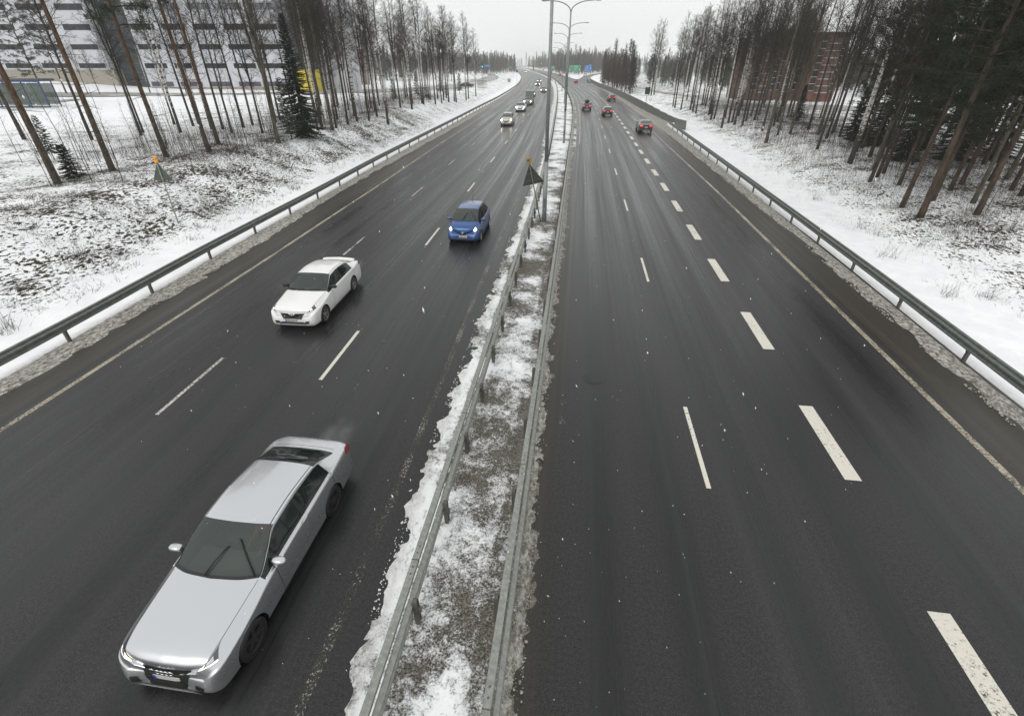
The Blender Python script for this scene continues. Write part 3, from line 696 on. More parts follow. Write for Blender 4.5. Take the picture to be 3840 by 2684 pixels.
mb = MB(); mb.box((-L/2, 1.0, hS+.1), (L+.9, 3.0, .2)); mb.box((-L/2, -.5, hS), (L+.9, .06, .22)); rf = mb.build('roof', M['blue'], sh)
mb = MB(); mb.box((-L/2, 1.05, hS+.26), (L+.7, 2.8, .12)); mb.build('snow_layer', M['snow'], rf)
mb = MB(); mb.box((-L/2, 0, .12), (L, .1, .12)); mb.build('base_rail', M['blue'], sh)
for x0, x1 in ((-1.95, -.12), (-L+.2, -2.2)): mb = MB(); mb.box(((x0+x1)/2, 0, hS*.52), (x1-x0, .03, hS*.84)); mb.build('glass_pane', M['sheet'], sh)
mb = MB(); mb.box((-L/2, 2.2, hS*.5), (L-.2, .03, hS*.8)); mb.build('glass_pane', M['sheet'], sh)
mb = MB(); mb.box((-L/2, 1.6, .45), (2.4, .4, .06)); mb.box((-L/2-1, 1.6, .2), (.06, .3, .45)); mb.box((-L/2+1, 1.6, .2), (.06, .3, .45)); mb.build('bench', M['galv_dark'], sh)

# ------------------------------------------------------------------ office block (left)
M['panel'] = mat('pale grey cladding', (.50, .51, .54), .5, .05, noise_amt=.06, noise_scale=.3)
M['win'] = mat('dark window glass', (.006, .009, .010), .12, spec=.35)
M['winlight'] = mat('grey window glass', (.14, .17, .18), .15, spec=.6)
M['teal'] = mat('teal curtain glass', (.014, .03, .031), .15, spec=.4, noise_amt=.5, noise_scale=.25)
M['yellow'] = mat('yellow cladding', (.62, .50, .02), .6, noise_amt=.1, noise_scale=1)
M['louvre'] = mat('violet grey louvre', (.07, .06, .10), .5)
M['conc2'] = mat('beige plinth', (.28, .26, .21), .8, noise_amt=.15)
D0 = ahead(*G(567, 336, 2.2))
ofc = empty('office_building', (*FAC(567, 336, D0)[:2], 0), YAW); tag(ofc, 'pale grey office block with strip windows, teal tower and yellow block behind the pines', 'building')
OX = FAC(567, 336, D0)
def fl(px, py, D=D0):
    p = FAC(px, py, D); dx = (p[0]-OX[0])*cy+(p[1]-OX[1])*sy; return dx, p[2]
def fbox(name, px0, px1, py_top, py_bot, y0, y1, m, parent, ref=None, top=None, bot=None):
    """box whose front lies y0 behind the facade plane; ref = pixel row giving the width"""
    r_ = ref if ref is not None else py_bot
    D = D0+y0; x0 = fl(px0, r_, D)[0]; x1 = fl(px1, r_, D)[0]
    zt = top if top is not None else fl(px0, py_top, D)[1]; zb = bot if bot is not None else fl(px0, py_bot, D)[1]
    mb = MB(); mb.box(((x0+x1)/2, (y0+y1)/2, (zt+zb)/2), (x1-x0, y1-y0, zt-zb)); return mb.build(name, m, parent)
TOP = 34
mainw = fbox('wall', 567, 1090, 0, 326, 0, 22, M['panel'], ofc, ref=330, top=TOP, bot=fl(567, 327)[1])
fbox('plinth', 570, 1080, 0, 0, .05, 21, M['conc2'], mainw, ref=330, top=fl(567, 327)[1], bot=-1)
leftw = fbox('wall', -900, 405, 0, 262, 1.5, 24, M['panel'], ofc, ref=240, top=TOP, bot=fl(300, 262)[1])
fbox('plinth', -900, 425, 0, 0, 1.6, 22, M['conc2'], leftw, ref=262, top=fl(300, 262)[1], bot=-1)
tw = fbox('glass_tower', 408, 560, 0, 262, 5, 20, M['teal'], ofc, ref=262, top=TOP+4, bot=-1)
mb = MB()
x0, x1 = fl(405, 262, D0+5)[0], fl(562, 262, D0+5)[0]
for i in range(6): mb.box((x0+(x1-x0)*i/5, 4.97, TOP/2+2), (.09, .07, TOP+4))
for z in np.arange(4, TOP+3, 2.1): mb.box(((x0+x1)/2, 4.985, z), (x1-x0, .05, .08))
mb.build('mullion', M['louvre'], tw)
# rows: window top, bottom pixel rows measured on the right wing
zr = [(fl(600, a)[1], fl(600, b)[1]) for a, b in ((238, 257), (166, 186.5), (89.5, 113), (11.5, 37))]
dz = zr[3][0]-zr[2][0]
while zr[-1][0]+dz < TOP-1: zr.append((zr[-1][0]+dz, zr[-1][1]+dz))
wx0 = fl(545, 250)[0]; wp = fl(656, 250)[0]-wx0; ww = fl(628, 250)[0]-wx0
def window(x, z0, z1, w_, yf, parent, m):
    mb = MB(); mb.box((x+w_/2, yf-.02, (z0+z1)/2), (w_, .1, z1-z0)); wdw = mb.build('window', M['louvre'], parent)
    mb = MB(); n = 4 if w_ > 4 else 2
    for k in range(n):
        a = x+.06+k*(w_-.06)/n; mb.box((a+(w_-.06)/n/2-.03, yf-.075, (z0+z1)/2), ((w_-.06)/n-.07, .02, z1-z0-.14))
    mb.build('pane', m, wdw)
for ri, (zt, zb) in enumerate(zr):
    for k in range(5):
        window(wx0+k*wp, zb, zt, ww, -.0, mainw, M['win'] if ri < 3 else M['winlight'])
    for k in range(8):
        xr = fl(401-((k % 2)*0), 250, D0+1.5)[0]-ww*1.25-k*wp*1.25
        window(xr, zb, zt, ww*1.2, 1.5, leftw, M['win'])
for k in range(5):
    z1, z0 = fl(600, 307)[1], fl(600, 325)[1]; mb = MB(); mb.box((wx0+.1+k*wp+ww/2, -.02, (z0+z1)/2), (ww, .1, z1-z0))
    lv = mb.build('louvre', M['louvre'], mainw); mb = MB()
    for q in range(7): mb.box((wx0+.1+k*wp+ww/2, -.09, z0+.12+q*(z1-z0-.2)/6.5), (ww-.1, .05, .05))
    mb.build('slat', M['louvre'], lv)
# second glazed corner tower and yellow block
t2 = fbox('glass_tower', 1128, 1196, 0, 300, 4, 18, M['teal'], ofc, ref=250, top=TOP+1, bot=0)
fbox('wall', 1085, 1128, 0, 330, 2, 20, mat('violet grey cladding', (.20, .20, .24), .6), ofc, ref=300, top=TOP, bot=-1)
fbox('wall', 1196, 1300, 0, 330, 9, 24, M['panel'], ofc, ref=300, top=fl(1200, -60)[1], bot=-1)
fbox('entrance_block', 1118, 1188, 262, 327, -1.2, 3, M['yellow'], ofc, bot=0)

# low brown houses glimpsed behind the birches
def house(px0, px1, ptop, pbot, D, col, label, name='house'):
    a = FAC(px0, pbot, D); b = FAC(px1, pbot, D); t = FAC(px0, ptop, D); w_ = math.hypot(b[0]-a[0], b[1]-a[1]); h_ = t[2]-max(a[2], .2)
    r = empty(name, ((a[0]+b[0])/2, (a[1]+b[1])/2, max(a[2], .2)-.3), YAW); tag(r, label, 'house')
    mw = mat('house wall', col, .8, noise_amt=.1); mb = MB(); mb.box((0, 4, h_*.34), (w_*.94, 8, h_*.68)); wl = mb.build('wall', mw, r)
    mb = MB(); hw = w_/2; z0 = h_*.68; mb.add([(-hw, -.5, z0), (hw, -.5, z0), (hw, 8.5, z0), (-hw, 8.5, z0), (-hw, 4, h_), (hw, 4, h_)], [(0, 1, 5, 4), (2, 3, 4, 5), (0, 4, 3), (1, 2, 5), (0, 3, 2, 1)])
    mb.build('roof', M['roofm'], r)
    for k in range(4):
        mb = MB(); mb.box((-w_*.35+k*w_*.23, -.02, h_*.38), (w_*.09, .06, h_*.2)); mb.build('window', M['win'], wl)
M['roofm'] = mat('dark red roof', (.16, .07, .06), .8)
house(1300, 1372, 180, 322, 215, (.16, .09, .07), 'red-brown house with a dark roof glimpsed between the birches on the left')

# ------------------------------------------------------------------ brick apartment block (right)
M['brick'] = mat('red brick', (.14, .058, .042), .85, noise_amt=.2, noise_scale=1.2)
M['brick_d'] = mat('dark brick', (.11, .062, .048), .85, noise_amt=.2, noise_scale=1.2)
M['white_slab'] = mat('white balcony slab', (.42, .42, .42), .7)
DB = ahead(*G(3000, 378, 1.0))
a0 = FAC(2835, 375, DB); ap = empty('apartment_building', (a0[0], a0[1], 0), YAW); tag(ap, 'tall dark red brick apartment block with white balcony edges behind the right-hand trees', 'building')
def bl_(px, py, D=DB):
    p = FAC(px, py, D); return (p[0]-a0[0])*cy+(p[1]-a0[1])*sy, p[2]
def bbox(name, p0, p1, ptop, y0, y1, m, parent, ref=375):
    x0, x1 = bl_(p0, ref)[0], bl_(p1, ref)[0]; z = bl_(p0, ptop)[1]; mb = MB(); mb.box(((x0+x1)/2, (y0+y1)/2, z/2-.5), (x1-x0, y1-y0, z+1)); return mb.build(name, m, parent), x0, x1, z
w1, xa, xb, z1 = bbox('wall', 2810, 2915, 140, 2, 14, M['brick_d'], ap)
w2, xc, xd, z2 = bbox('wall', 2915, 3010, 112, 4, 16, M['brick_d'], ap)
w3, xe, xf, z3 = bbox('wall', 3010, 3118, 126, 0, 14, M['brick'], ap)
mb = MB()
for (a, b, yf, zt) in ((xa, xb, 2, z1), (xc, xd, 4, z2), (xe, xf, 0, z3)):
    mb.box(((a+b)/2, yf+5, zt+.12), (b-a+.3, 12, .25))
mb.build('roof', mat('roof felt', (.03, .03, .035), .8), ap)
nf = 8
for (a, b, yf, zt, w_) in ((xa, xb, 2, z1, w1), (xc, xd, 4, z2, w2), (xe, xf, 0, z3, w3)):
    for k in range(nf):
        z = 3.2+k*(zt-4.4)/(nf-1); dd = .9
        mb = MB(); mb.box(((a+b)/2, yf-dd/2, z-.6), ((b-a)*.42, dd, .14)); bal = mb.build('balcony', M['white_slab'], w_)
        mb = MB(); mb.box(((a+b)/2, yf-dd+.03, z-.05), ((b-a)*.42, .05, .9)); mb.build('railing', M['brick_d'], bal)
        for s in (-.34, .34):
            mb = MB(); mb.box(((a+b)/2+s*(b-a), yf-.01, z+.5), ((b-a)*.16, .08, 1.3)); mb.build('window', M['win'], w_)
            mb = MB(); mb.box(((a+b)/2+s*(b-a), yf-.05, z-.2), ((b-a)*.2, .12, .1)); mb.build('sill', M['white_slab'], w_)
# ------------------------------------------------------------------ trees
def bark(name, a, b, sc_=6., stretch=.25, birch=False):
    m = mat(name, a, .9, spec=.2); t = NT(m); p = t.coord('Object')
    n = t.noise(t.mapv(p, (sc_, sc_, sc_*stretch)), 1, 5, .7)
    if birch:
        n2 = t.noise(t.mapv(p, (2.2, 2.2, 7)), 1, 5, .75); sx = t.nd('ShaderNodeSeparateXYZ'); t.l.new(p, sx.inputs[0])
        low = t.ramp(sx.outputs[2], .2, 4.5, .30, 0); high = t.ramp(sx.outputs[2], 8, 15, 0, .22)
        f = t.ramp(t.math('ADD', n2, t.math('ADD', low, high)), .50, .58); t.l.new(t.mix(f, a, b), t.b.inputs['Base Color'])
    else: t.l.new(t.mix(t.ramp(n, .35, .65), a, b), t.b.inputs['Base Color'])
    t.bump(n, .6, .02); return m
M['b_birch'] = bark('birch bark', (.52, .50, .46), (.045, .04, .035), birch=True)
M['b_grey'] = bark('grey brown bark', (.065, .057, .044), (.022, .019, .015))
M['b_olive'] = bark('olive aspen bark', (.12, .11, .075), (.035, .032, .023))
M['b_twig'] = mat('bare twigs', (.032, .024, .019), .9, spec=.2, noise_amt=.35, noise_scale=.6)
M['b_twig2'] = mat('olive twigs', (.046, .040, .027), .9, spec=.2, noise_amt=.3, noise_scale=.6)
def pinebark():
    m = mat('pine bark', (.2, .1, .05), .9, spec=.2); t = NT(m); p = t.coord('Object')
    n = t.noise(t.mapv(p, (9, 9, 2.6)), 1, 6, .7); sx = t.nd('ShaderNodeSeparateXYZ'); t.l.new(p, sx.inputs[0])
    h = t.ramp(t.math('ADD', sx.outputs[2], t.math('MULTIPLY', n, 2)), 2.5, 7)
    lo = t.mix(t.ramp(n, .35, .62), (.10, .082, .062), (.035, .028, .022)); hi = t.mix(t.ramp(n, .35, .62), (.135, .080, .046), (.050, .032, .021))
    t.l.new(t.mix(h, lo, hi), t.b.inputs['Base Color']); t.bump(n, .8, .03); return m
M['b_pine'] = pinebark()
M['b_dark'] = bark('dark pine bark', (.085, .062, .044), (.030, .022, .016))
M['needle_d'] = mat('dark pine needles', (.016, .022, .009), .7, spec=.2, noise_amt=.5, noise_scale=.7)
M['needle_p'] = mat('pine needles', (.035, .045, .02), .7, spec=.25, noise_amt=.5, noise_scale=.7)
M['needle_s'] = mat('spruce needles', (.014, .024, .012), .7, spec=.25, noise_amt=.55, noise_scale=.9)
M['needle_s2'] = mat('grey green spruce needles', (.055, .075, .05), .7, spec=.25, noise_amt=.5, noise_scale=.9)

class TB:
    """fast builder: tapered limbs and thin three-sided twigs"""
    def __init__(s): s.V = []; s.T = []; s.n = 0
    def tube(s, pts, rad, n=5):
        pts = np.asarray(pts, float); d = np.gradient(pts, axis=0); d /= np.linalg.norm(d, axis=1)[:, None]+1e-9
        ref = np.array([1., .1, 0]) if abs(d[0][2]) > .7 else np.array([0, 0, 1.])
        a = np.cross(d, ref); a /= np.linalg.norm(a, axis=1)[:, None]+1e-9; b = np.cross(d, a)
        t = np.linspace(0, 2*np.pi, n, endpoint=False); rad = np.asarray(rad, float)
        V = pts[:, None]+(a[:, None]*np.cos(t)[None, :, None]+b[:, None]*np.sin(t)[None, :, None])*rad[:, None, None]
        m = len(pts); i, k = np.meshgrid(np.arange(m-1), np.arange(n), indexing='ij'); i = i.ravel(); k = k.ravel(); k2 = (k+1) % n
        A, B, C, D = i*n+k, i*n+k2, (i+1)*n+k2, (i+1)*n+k
        s.V.append(V.reshape(-1, 3)); s.T.append(np.concatenate([np.stack([A, B, C], 1), np.stack([A, C, D], 1)])+s.n); s.n += m*n
    def cones(s, p0, p1, r):
        p0 = np.asarray(p0); p1 = np.asarray(p1); n = len(p0)
        if not n: return
        r = np.broadcast_to(np.asarray(r, float), (n,))
        d = p1-p0; d /= np.linalg.norm(d, axis=1)[:, None]+1e-9
        ref = np.where(np.abs(d[:, 2:3]) > .8, np.array([[1., 0, 0]]), np.array([[0, 0, 1.]])); a = np.cross(d, ref); a /= np.linalg.norm(a, axis=1)[:, None]+1e-9; b = np.cross(d, a)
        P = [p0+(a*math.cos(t)+b*math.sin(t))*r[:, None] for t in (0, 2.094, 4.189)]+[p1]
        V = np.stack(P, 1).reshape(-1, 3); k = np.arange(n)*4+s.n
        s.V.append(V); s.T.append(np.concatenate([np.stack([k, k+1, k+3], 1), np.stack([k+1, k+2, k+3], 1), np.stack([k+2, k, k+3], 1)])); s.n += 4*n
    def blades(s, c, d, side, L, W):
        """small flat needle sprays: kite quads as two triangles"""
        c = np.asarray(c); n = len(c); k = np.arange(n)*4+s.n
        V = np.stack([c, c+d*L[:, None]*.45+side*W[:, None], c+d*L[:, None], c+d*L[:, None]*.45-side*W[:, None]], 1).reshape(-1, 3)
        s.V.append(V); s.T.append(np.concatenate([np.stack([k, k+1, k+2], 1), np.stack([k, k+2, k+3], 1)])); s.n += 4*n
    def arrays(s): return np.concatenate(s.V), np.concatenate(s.T)
    def mesh(s, name, m, smooth=True):
        V, T = s.arrays(); return mkmesh(name, V, T, m, smooth)
def unit(v): return v/(np.linalg.norm(v, axis=-1, keepdims=True)+1e-9)
def trunk_line(H, wob, r, n=12):
    t = np.linspace(0, 1, n); ph = r.uniform(0, 6, 4); a = wob*H
    x = a*(np.sin(t*3.1+ph[0])-math.sin(ph[0]))*.5+a*.3*np.sin(t*8+ph[1])*t; y = a*(np.sin(t*2.6+ph[2])-math.sin(ph[2]))*.5+a*.3*np.sin(t*7+ph[3])*t
    return np.stack([x, y, t*H], 1)
def bare_tree(seed, H=17., r0=.15, clear=.35, nl=54, up=1.0, spread=.20, droop=.35, tw=9, tt=6, fork=0, tr=.0058, wob=.015, LT=1.):
    r = np.random.default_rng(seed); tk = TB(); cr = TB()
    stems = []
    L0 = trunk_line(H, wob, r); stems.append((L0, r0, clear))
    for f in range(fork):
        h0 = r.uniform(.18, .45); b = np.array([np.interp(h0, np.linspace(0, 1, 12), L0[:, k]) for k in range(3)]); az = r.uniform(0, 6.28)
        Hs = H*(1-h0)*r.uniform(.8, .98); t = np.linspace(0, 1, 10); o = H*spread*r.uniform(.3, .6)*np.sqrt(t)
        stems.append((np.stack([b[0]+o*math.cos(az), b[1]+o*math.sin(az), b[2]+t*Hs], 1), r0*.62, .12))
    for L, rr, cl in stems:
        n = len(L); t = np.linspace(0, 1, n); rad = rr*(1-t)**.75+.012; rad[0] *= 1.35 if rr == r0 else 1
        if rr == r0: L = np.vstack([[L[0][0], L[0][1], -.5], L]); rad = np.insert(rad, 0, rad[0]*1.25); rad[1] *= .9
        tk.tube(L, rad, 8)
    az = r.uniform(0, 6)
    for L, rr, cl in stems:
        H_ = L[-1][2]-L[0][2]; m = int(nl*(.5 if rr != r0 else 1)/(1+.35*fork))
        for i in range(m):
            t = cl+(.985-cl)*((i+r.uniform(0, 1))/m)**.9; az += 2.4+r.uniform(-.5, .5)
            p = np.array([np.interp(t, np.linspace(0, 1, len(L)), L[:, k]) for k in range(3)])
            s_ = (t-cl)/(1-cl); prof = (.30+.70*math.sin(min(1, s_*1.25+.22)*math.pi*.72))*(1-s_**3*.75)
            Ln = H*spread*prof*r.uniform(.65, 1.15)*1.5
            el = up*(.55+.5*s_)+r.uniform(-.15, .15); d = np.array([math.cos(az)*math.cos(el), math.sin(az)*math.cos(el), math.sin(el)])
            q = np.linspace(0, 1, 6); pts = p+d*Ln*q[:, None]; pts[:, 2] -= droop*Ln*.35*q**2.4; pts += r.normal(0, .02*Ln, (6, 3))*q[:, None]
            lr = max(.011, rr*.26*(1-t*.5)*(Ln/(H*spread*1.5)+.3)); cr.tube(pts, lr*(1-q*.82), 4)
            k = int(tw*(.6+.6*Ln/(H*spread*1.5))); u_ = r.uniform(.18, 1, k)
            b0 = np.stack([np.interp(u_, q, pts[:, c]) for c in range(3)], 1)
            dd = unit(d[None]*.75+r.normal(0, .62, (k, 3))+np.array([0, 0, .25])); L2 = Ln*r.uniform(.22, .5, k)*(1.15-u_*.5); b1 = b0+dd*L2[:, None]
            b1[:, 2] -= droop*.25*L2; cr.cones(b0, b1, lr*.36+tr*.55)
            kk = tt; bb0 = np.repeat(b0, kk, 0); bb1 = np.repeat(b1, kk, 0); f = r.uniform(.1, 1, (k*kk, 1)); s0 = bb0*(1-f)+bb1*f
            d3 = unit(np.repeat(dd, kk, 0)*.7+r.normal(0, .55, (k*kk, 3))+np.array([0, 0, .1-droop*.6])); l3 = np.repeat(L2, kk)*r.uniform(.3, .75, k*kk)*LT
            e0 = s0+d3*l3[:, None]; cr.cones(s0, e0, tr)
            n4 = 2; s4 = np.repeat(s0*.45+e0*.55, n4, 0); d4 = unit(np.repeat(d3, n4, 0)+r.normal(0, .5, (len(s4), 3))-np.array([0, 0, droop*.5])); cr.cones(s4, s4+d4*np.repeat(l3, n4)[:, None]*.55, tr*.72)
    return tk, cr
def pine_tree(seed, H=21., r0=.2, cstart=.55, dead=16, clump=1.0, nl=34, bw=1.):
    r = np.random.default_rng(seed); tk = TB(); br = TB(); nd = TB(); L = trunk_line(H, .01, r); t = np.linspace(0, 1, 12)
    Lx = np.vstack([[0, 0, -.6], L]); rad = np.insert(r0*(1-t*.82), 0, r0*1.35); rad[1] = r0*1.12; tk.tube(Lx, rad, 10)
    az = r.uniform(0, 6)
    for i in range(dead):
        u_ = r.uniform(.12, cstart); az += 2.4; p = [np.interp(u_, t, L[:, k]) for k in range(3)]; ln = r.uniform(.4, 1.7); el = r.uniform(-.25, .35)
        q = np.linspace(0, 1, 5)[:, None]; pts = np.array(p)+np.array([math.cos(az)*math.cos(el), math.sin(az)*math.cos(el), math.sin(el)])*ln*q; pts[:, 2:3] += .15*ln*q**2*r.uniform(-1, 1)
        br.tube(pts, np.linspace(.022, .006, 5), 4)
        k = 4; f = r.uniform(.3, 1, (k, 1)); s0 = pts[0]*(1-f)+pts[-1]*f; br.cones(s0, s0+r.normal(0, .28, (k, 3))*ln*.6, .005)
    for i in range(nl):
        u_ = cstart+(1-cstart)*((i+.5)/nl); az += 2.4+r.uniform(-.3, .3); s_ = (u_-cstart)/(1-cstart)
        p = np.array([np.interp(u_, t, L[:, k]) for k in range(3)]); ln = (2.9*math.sin(min(1, s_*.8+.25)*math.pi*.85)+.5)*r.uniform(.7, 1.15); el = .15+.5*s_
        d = np.array([math.cos(az)*math.cos(el), math.sin(az)*math.cos(el), math.sin(el)]); q = np.linspace(0, 1, 5)[:, None]; pts = p+d*ln*q; pts[:, 2:3] -= .12*ln*q**2
        br.tube(pts, np.linspace(.05, .012, 5), 4)
        nc = int(11*clump); c = pts[-1]*1.0+0*0; f = r.uniform(.35, 1.05, (nc, 1)); c = p*(1-f)+pts[-1]*f+r.normal(0, .26, (nc, 3))*np.array([1, 1, .55])
        m = 26; cc = np.repeat(c, m, 0); dd = unit(r.normal(0, 1, (nc*m, 3))+np.array([0, 0, .5])); side = unit(np.cross(dd, r.normal(0, 1, (nc*m, 3))))
        nd.blades(cc+dd*.03, dd, side, r.uniform(.12, .3, nc*m)*(.6+.4*bw), r.uniform(.008, .018, nc*m)*bw)
    return tk, br, nd
def spruce_tree(seed, H=9., R_=1.9, r0=.11, base=.04, dens=1.0, leaf=1.0):
    r = np.random.default_rng(seed); tk = TB(); br = TB(); nd = TB(); tk.tube([[0, 0, -.4], [0, 0, H*.5], [0, 0, H]], [r0, r0*.6, .012], 7)
    n = int(H*19*dens); az = 0
    for i in range(n):
        u_ = base+(.99-base)*((i+r.uniform(0, 1))/n); az += 2.4+r.uniform(-.6, .6); ln = R_*((1-u_)**.85)*r.uniform(.72, 1.12)+.12
        p = np.array([0, 0, u_*H]); el = -.12-.28*(1-u_)+.6*u_**3; d = np.array([math.cos(az)*math.cos(el), math.sin(az)*math.cos(el), math.sin(el)]); q = np.linspace(0, 1, 4)[:, None]
        pts = p+d*ln*q; pts[:, 2:3] += .12*ln*q**2; br.tube(pts, np.linspace(.018, .005, 4), 3)
        m = int((22+ln*48)*dens); f = r.uniform(.12, 1.03, (m, 1)); c = p+d*ln*f; c[:, 2:3] += .12*ln*f**2
        s = np.array([-math.sin(az), math.cos(az), 0]); sg = r.choice([-1, 1], (m, 1))
        dd = unit(d*.7+s*sg*r.uniform(.3, 1.1, (m, 1))+np.array([0, 0, -.35])+r.normal(0, .18, (m, 3))); sd = unit(np.cross(dd, np.array([0, 0, 1.])+r.normal(0, .4, (m, 3))))
        nd.blades(c, dd, sd, ((.10+.26*(1-f[:, 0]))*r.uniform(.6, 1.2, m)*(.5+ln*.35)+.06)*leaf, r.uniform(.028, .06, m)*leaf)
    return tk, br, nd
# prototypes: list of (part name, mesh)
PR_ = {}
def reg(key, parts): PR_[key] = parts
def reg_bare(key, bk, twm, **k):
    tk, cr = bare_tree(**k); reg(key, [('trunk', tk.mesh('trunk', bk)), ('crown', cr.mesh('crown', twm))])
for i in range(4): reg_bare('birch%d' % i, M['b_birch'], M['b_twig'], seed=10+i, H=17.5, r0=.14, clear=(.3, .42, .36, .5)[i], nl=50, fork=(0, 1, 0, 0)[i], up=1.0, spread=.13, droop=.5, tw=9, tt=6)
for i in range(4): reg_bare('alder%d' % i, M['b_grey'], M['b_twig'], seed=30+i, H=16.5, r0=.13, clear=(.28, .4, .33, .5)[i], nl=50, fork=(1, 0, 2, 0)[i], up=1.05, spread=.12, droop=.1, tw=9, tt=6)
for i in range(3): reg_bare('aspen%d' % i, M['b_olive'], M['b_twig2'], seed=50+i, H=18.5, r0=.15, clear=(.35, .3, .45)[i], nl=52, fork=(1, 2, 0)[i], up=1.15, spread=.115, droop=.0, tw=9, tt=6)
for i in range(3):
    tk, br, nd = pine_tree(70+i, H=(21, 23, 20)[i], r0=(.19, .21, .18)[i], cstart=(.50, .58, .42)[i], dead=(24, 18, 30)[i], bw=1.7)
    reg('pine%d' % i, [('trunk', tk.mesh('trunk', M['b_pine'])), ('branches', br.mesh('branches', M['b_grey'])), ('crown', nd.mesh('crown', M['needle_p'], False))])
for i in range(3):
    tk, br, nd = pine_tree(170+i, H=(17, 19, 16)[i], r0=(.17, .19, .16)[i], cstart=(.32, .4, .28)[i], dead=10, nl=46, clump=1.05, bw=1.6)
    reg('darkpine%d' % i, [('trunk', tk.mesh('trunk', M['b_dark'])), ('branches', br.mesh('branches', M['b_grey'])), ('crown', nd.mesh('crown', M['needle_d'], False))])
for i in range(3):
    tk, br, nd = spruce_tree(80+i, H=(11.5, 9, 6)[i], R_=(2.3, 1.9, 1.5)[i], dens=(1.15, 1.1, 1.1)[i], r0=(.16, .12, .08)[i])
    reg('spruce%d' % i, [('trunk', tk.mesh('trunk', M['b_grey'])), ('branches', br.mesh('branches', M['b_grey'])), ('crown', nd.mesh('crown', M['needle_s'], False))])
tk, br, nd = spruce_tree(90, H=2.3, R_=.95, dens=1.7, r0=.03, leaf=.7); reg('sprucelet0', [('trunk', tk.mesh('trunk', M['b_grey'])), ('branches', br.mesh('branches', M['b_grey'])), ('crown', nd.mesh('crown', M['needle_s'], False))])
tk, br, nd = spruce_tree(91, H=5.2, R_=1.5, dens=.75, r0=.06, leaf=1.0, base=.2); reg('sprucelet1', [('trunk', tk.mesh('trunk', M['b_grey'])), ('branches', br.mesh('branches', M['b_grey'])), ('crown', nd.mesh('crown', M['needle_s2'], False))])
def sapling_mesh(seed, H, n, tr=.006):
    r = np.random.default_rng(seed); t = TB(); L = trunk_line(H, .03, r, 7); L[0, 2] = -.15; t.tube(L, np.linspace(.022, .006, 7)*(.6+H*.13), 4)
    for i in range(n):
        u_ = r.uniform(.15, .95); p = np.array([np.interp(u_, np.linspace(0, 1, 7), L[:, k]) for k in range(3)]); az = r.uniform(0, 6.28); el = r.uniform(.5, 1.25); ln = H*r.uniform(.12, .3)*(1.15-u_)
        d = np.array([math.cos(az)*math.cos(el), math.sin(az)*math.cos(el), math.sin(el)]); e = p+d*ln; t.cones([p], [e], tr*1.1)
        k = 4; f = r.uniform(.2, 1, (k, 1)); s0 = p*(1-f)+e*f; t.cones(s0, s0+unit(d+r.normal(0, .6, (k, 3)))*ln*.5, tr*.75)
    return t.mesh('stem', M['b_twig'])
SAP = [sapling_mesh(100+i, (3.2, 4.2, 5.4, 2.2, 6.5)[i], (14, 18, 22, 10, 26)[i]) for i in range(5)]
NT_ = [0]
def plant(key, name, p, label, group=None, s=1., rz=None, lean=(0, 0)):
    r = empty(name, (p[0], p[1], p[2]-.05)); r.rotation_euler = (lean[0], lean[1], random.uniform(0, 6.28) if rz is None else rz)
    sz = s*random.uniform(.96, 1.04); r.scale = (s, s, sz); tag(r, label, 'sapling' if name == 'sapling' else 'tree', group)
    for nm, me in PR_[key]: obj(nm, me, r)
    NT_[0] += 1; return r
def TZ(x, y): return (x, y, terr(x, y))
# left: the pines at the top of the bank
for (px, py, key, s, lab) in ((218, 689, 'pine1', 1.0, 'leftmost leaning pine at the top of the bank, in front of the bus shelter'),
                              (423, 641, 'pine0', 1.0, 'tall pine with reddish bark just left of the triangular sign, small spruce at its left'),
                              (624, 589, 'pine2', 1.0, 'tall reddish pine above the triangular sign, in front of the glass tower'),
                              (785, 571, 'pine0', .95, 'reddish pine, left one of the close pair right of the triangular sign'),
                              (820, 541, 'pine1', .85, 'thinner pine, right one of the close pair right of the triangular sign'),
                              (183, 392, 'darkpine2', .95, 'dark pine standing right behind the bus shelter'),
                              (40, 372, 'darkpine0', 1.0, 'dense dark pine at the far left, behind the bus shelter roof'),
                              (250, 352, 'darkpine1', .9, 'dark pine on the far side of the street, right of the bus shelter'),
                              (90, 520, 'darkpine1', .9, 'dense dark pine rising at the left edge beside the bus shelter'),
                              (-120, 640, 'pine2', 1.0, 'pine just outside the left frame edge whose branches reach in')):
    plant(key, 'pine_tree', at(px, py), lab, s=s)
plant('sprucelet0', 'spruce_tree', at(280, 668), 'small bushy spruce on the bank between the two leftmost pines', s=.95)
plant('sprucelet1', 'spruce_tree', at(205, 600), 'thin sparse young spruce behind the leftmost pine', s=.6)
plant('spruce0', 'spruce_tree', at(1150, 512), 'tall dark spruce left of the yellow entrance block', s=.94)
plant('sprucelet1', 'spruce_tree', at(1095, 524), 'grey green smaller spruce standing in front of the tall dark spruce', s=1.0)
plant('aspen1', 'aspen_tree', at(1044, 536), 'big olive-barked forked tree just left of the tall dark spruce', s=1.05)
plant('birch1', 'birch_tree', at(1456, 467), 'white forked birch leaning at the front of the left belt', s=1.0)
plant('birch0', 'birch_tree', at(1785, 362), 'lone slender birch at the far end of the left belt', s=.92)
plant('birch2', 'birch_tree', at(1545, 410), 'white-stemmed birch with black scars at the middle of the left belt', s=1.)
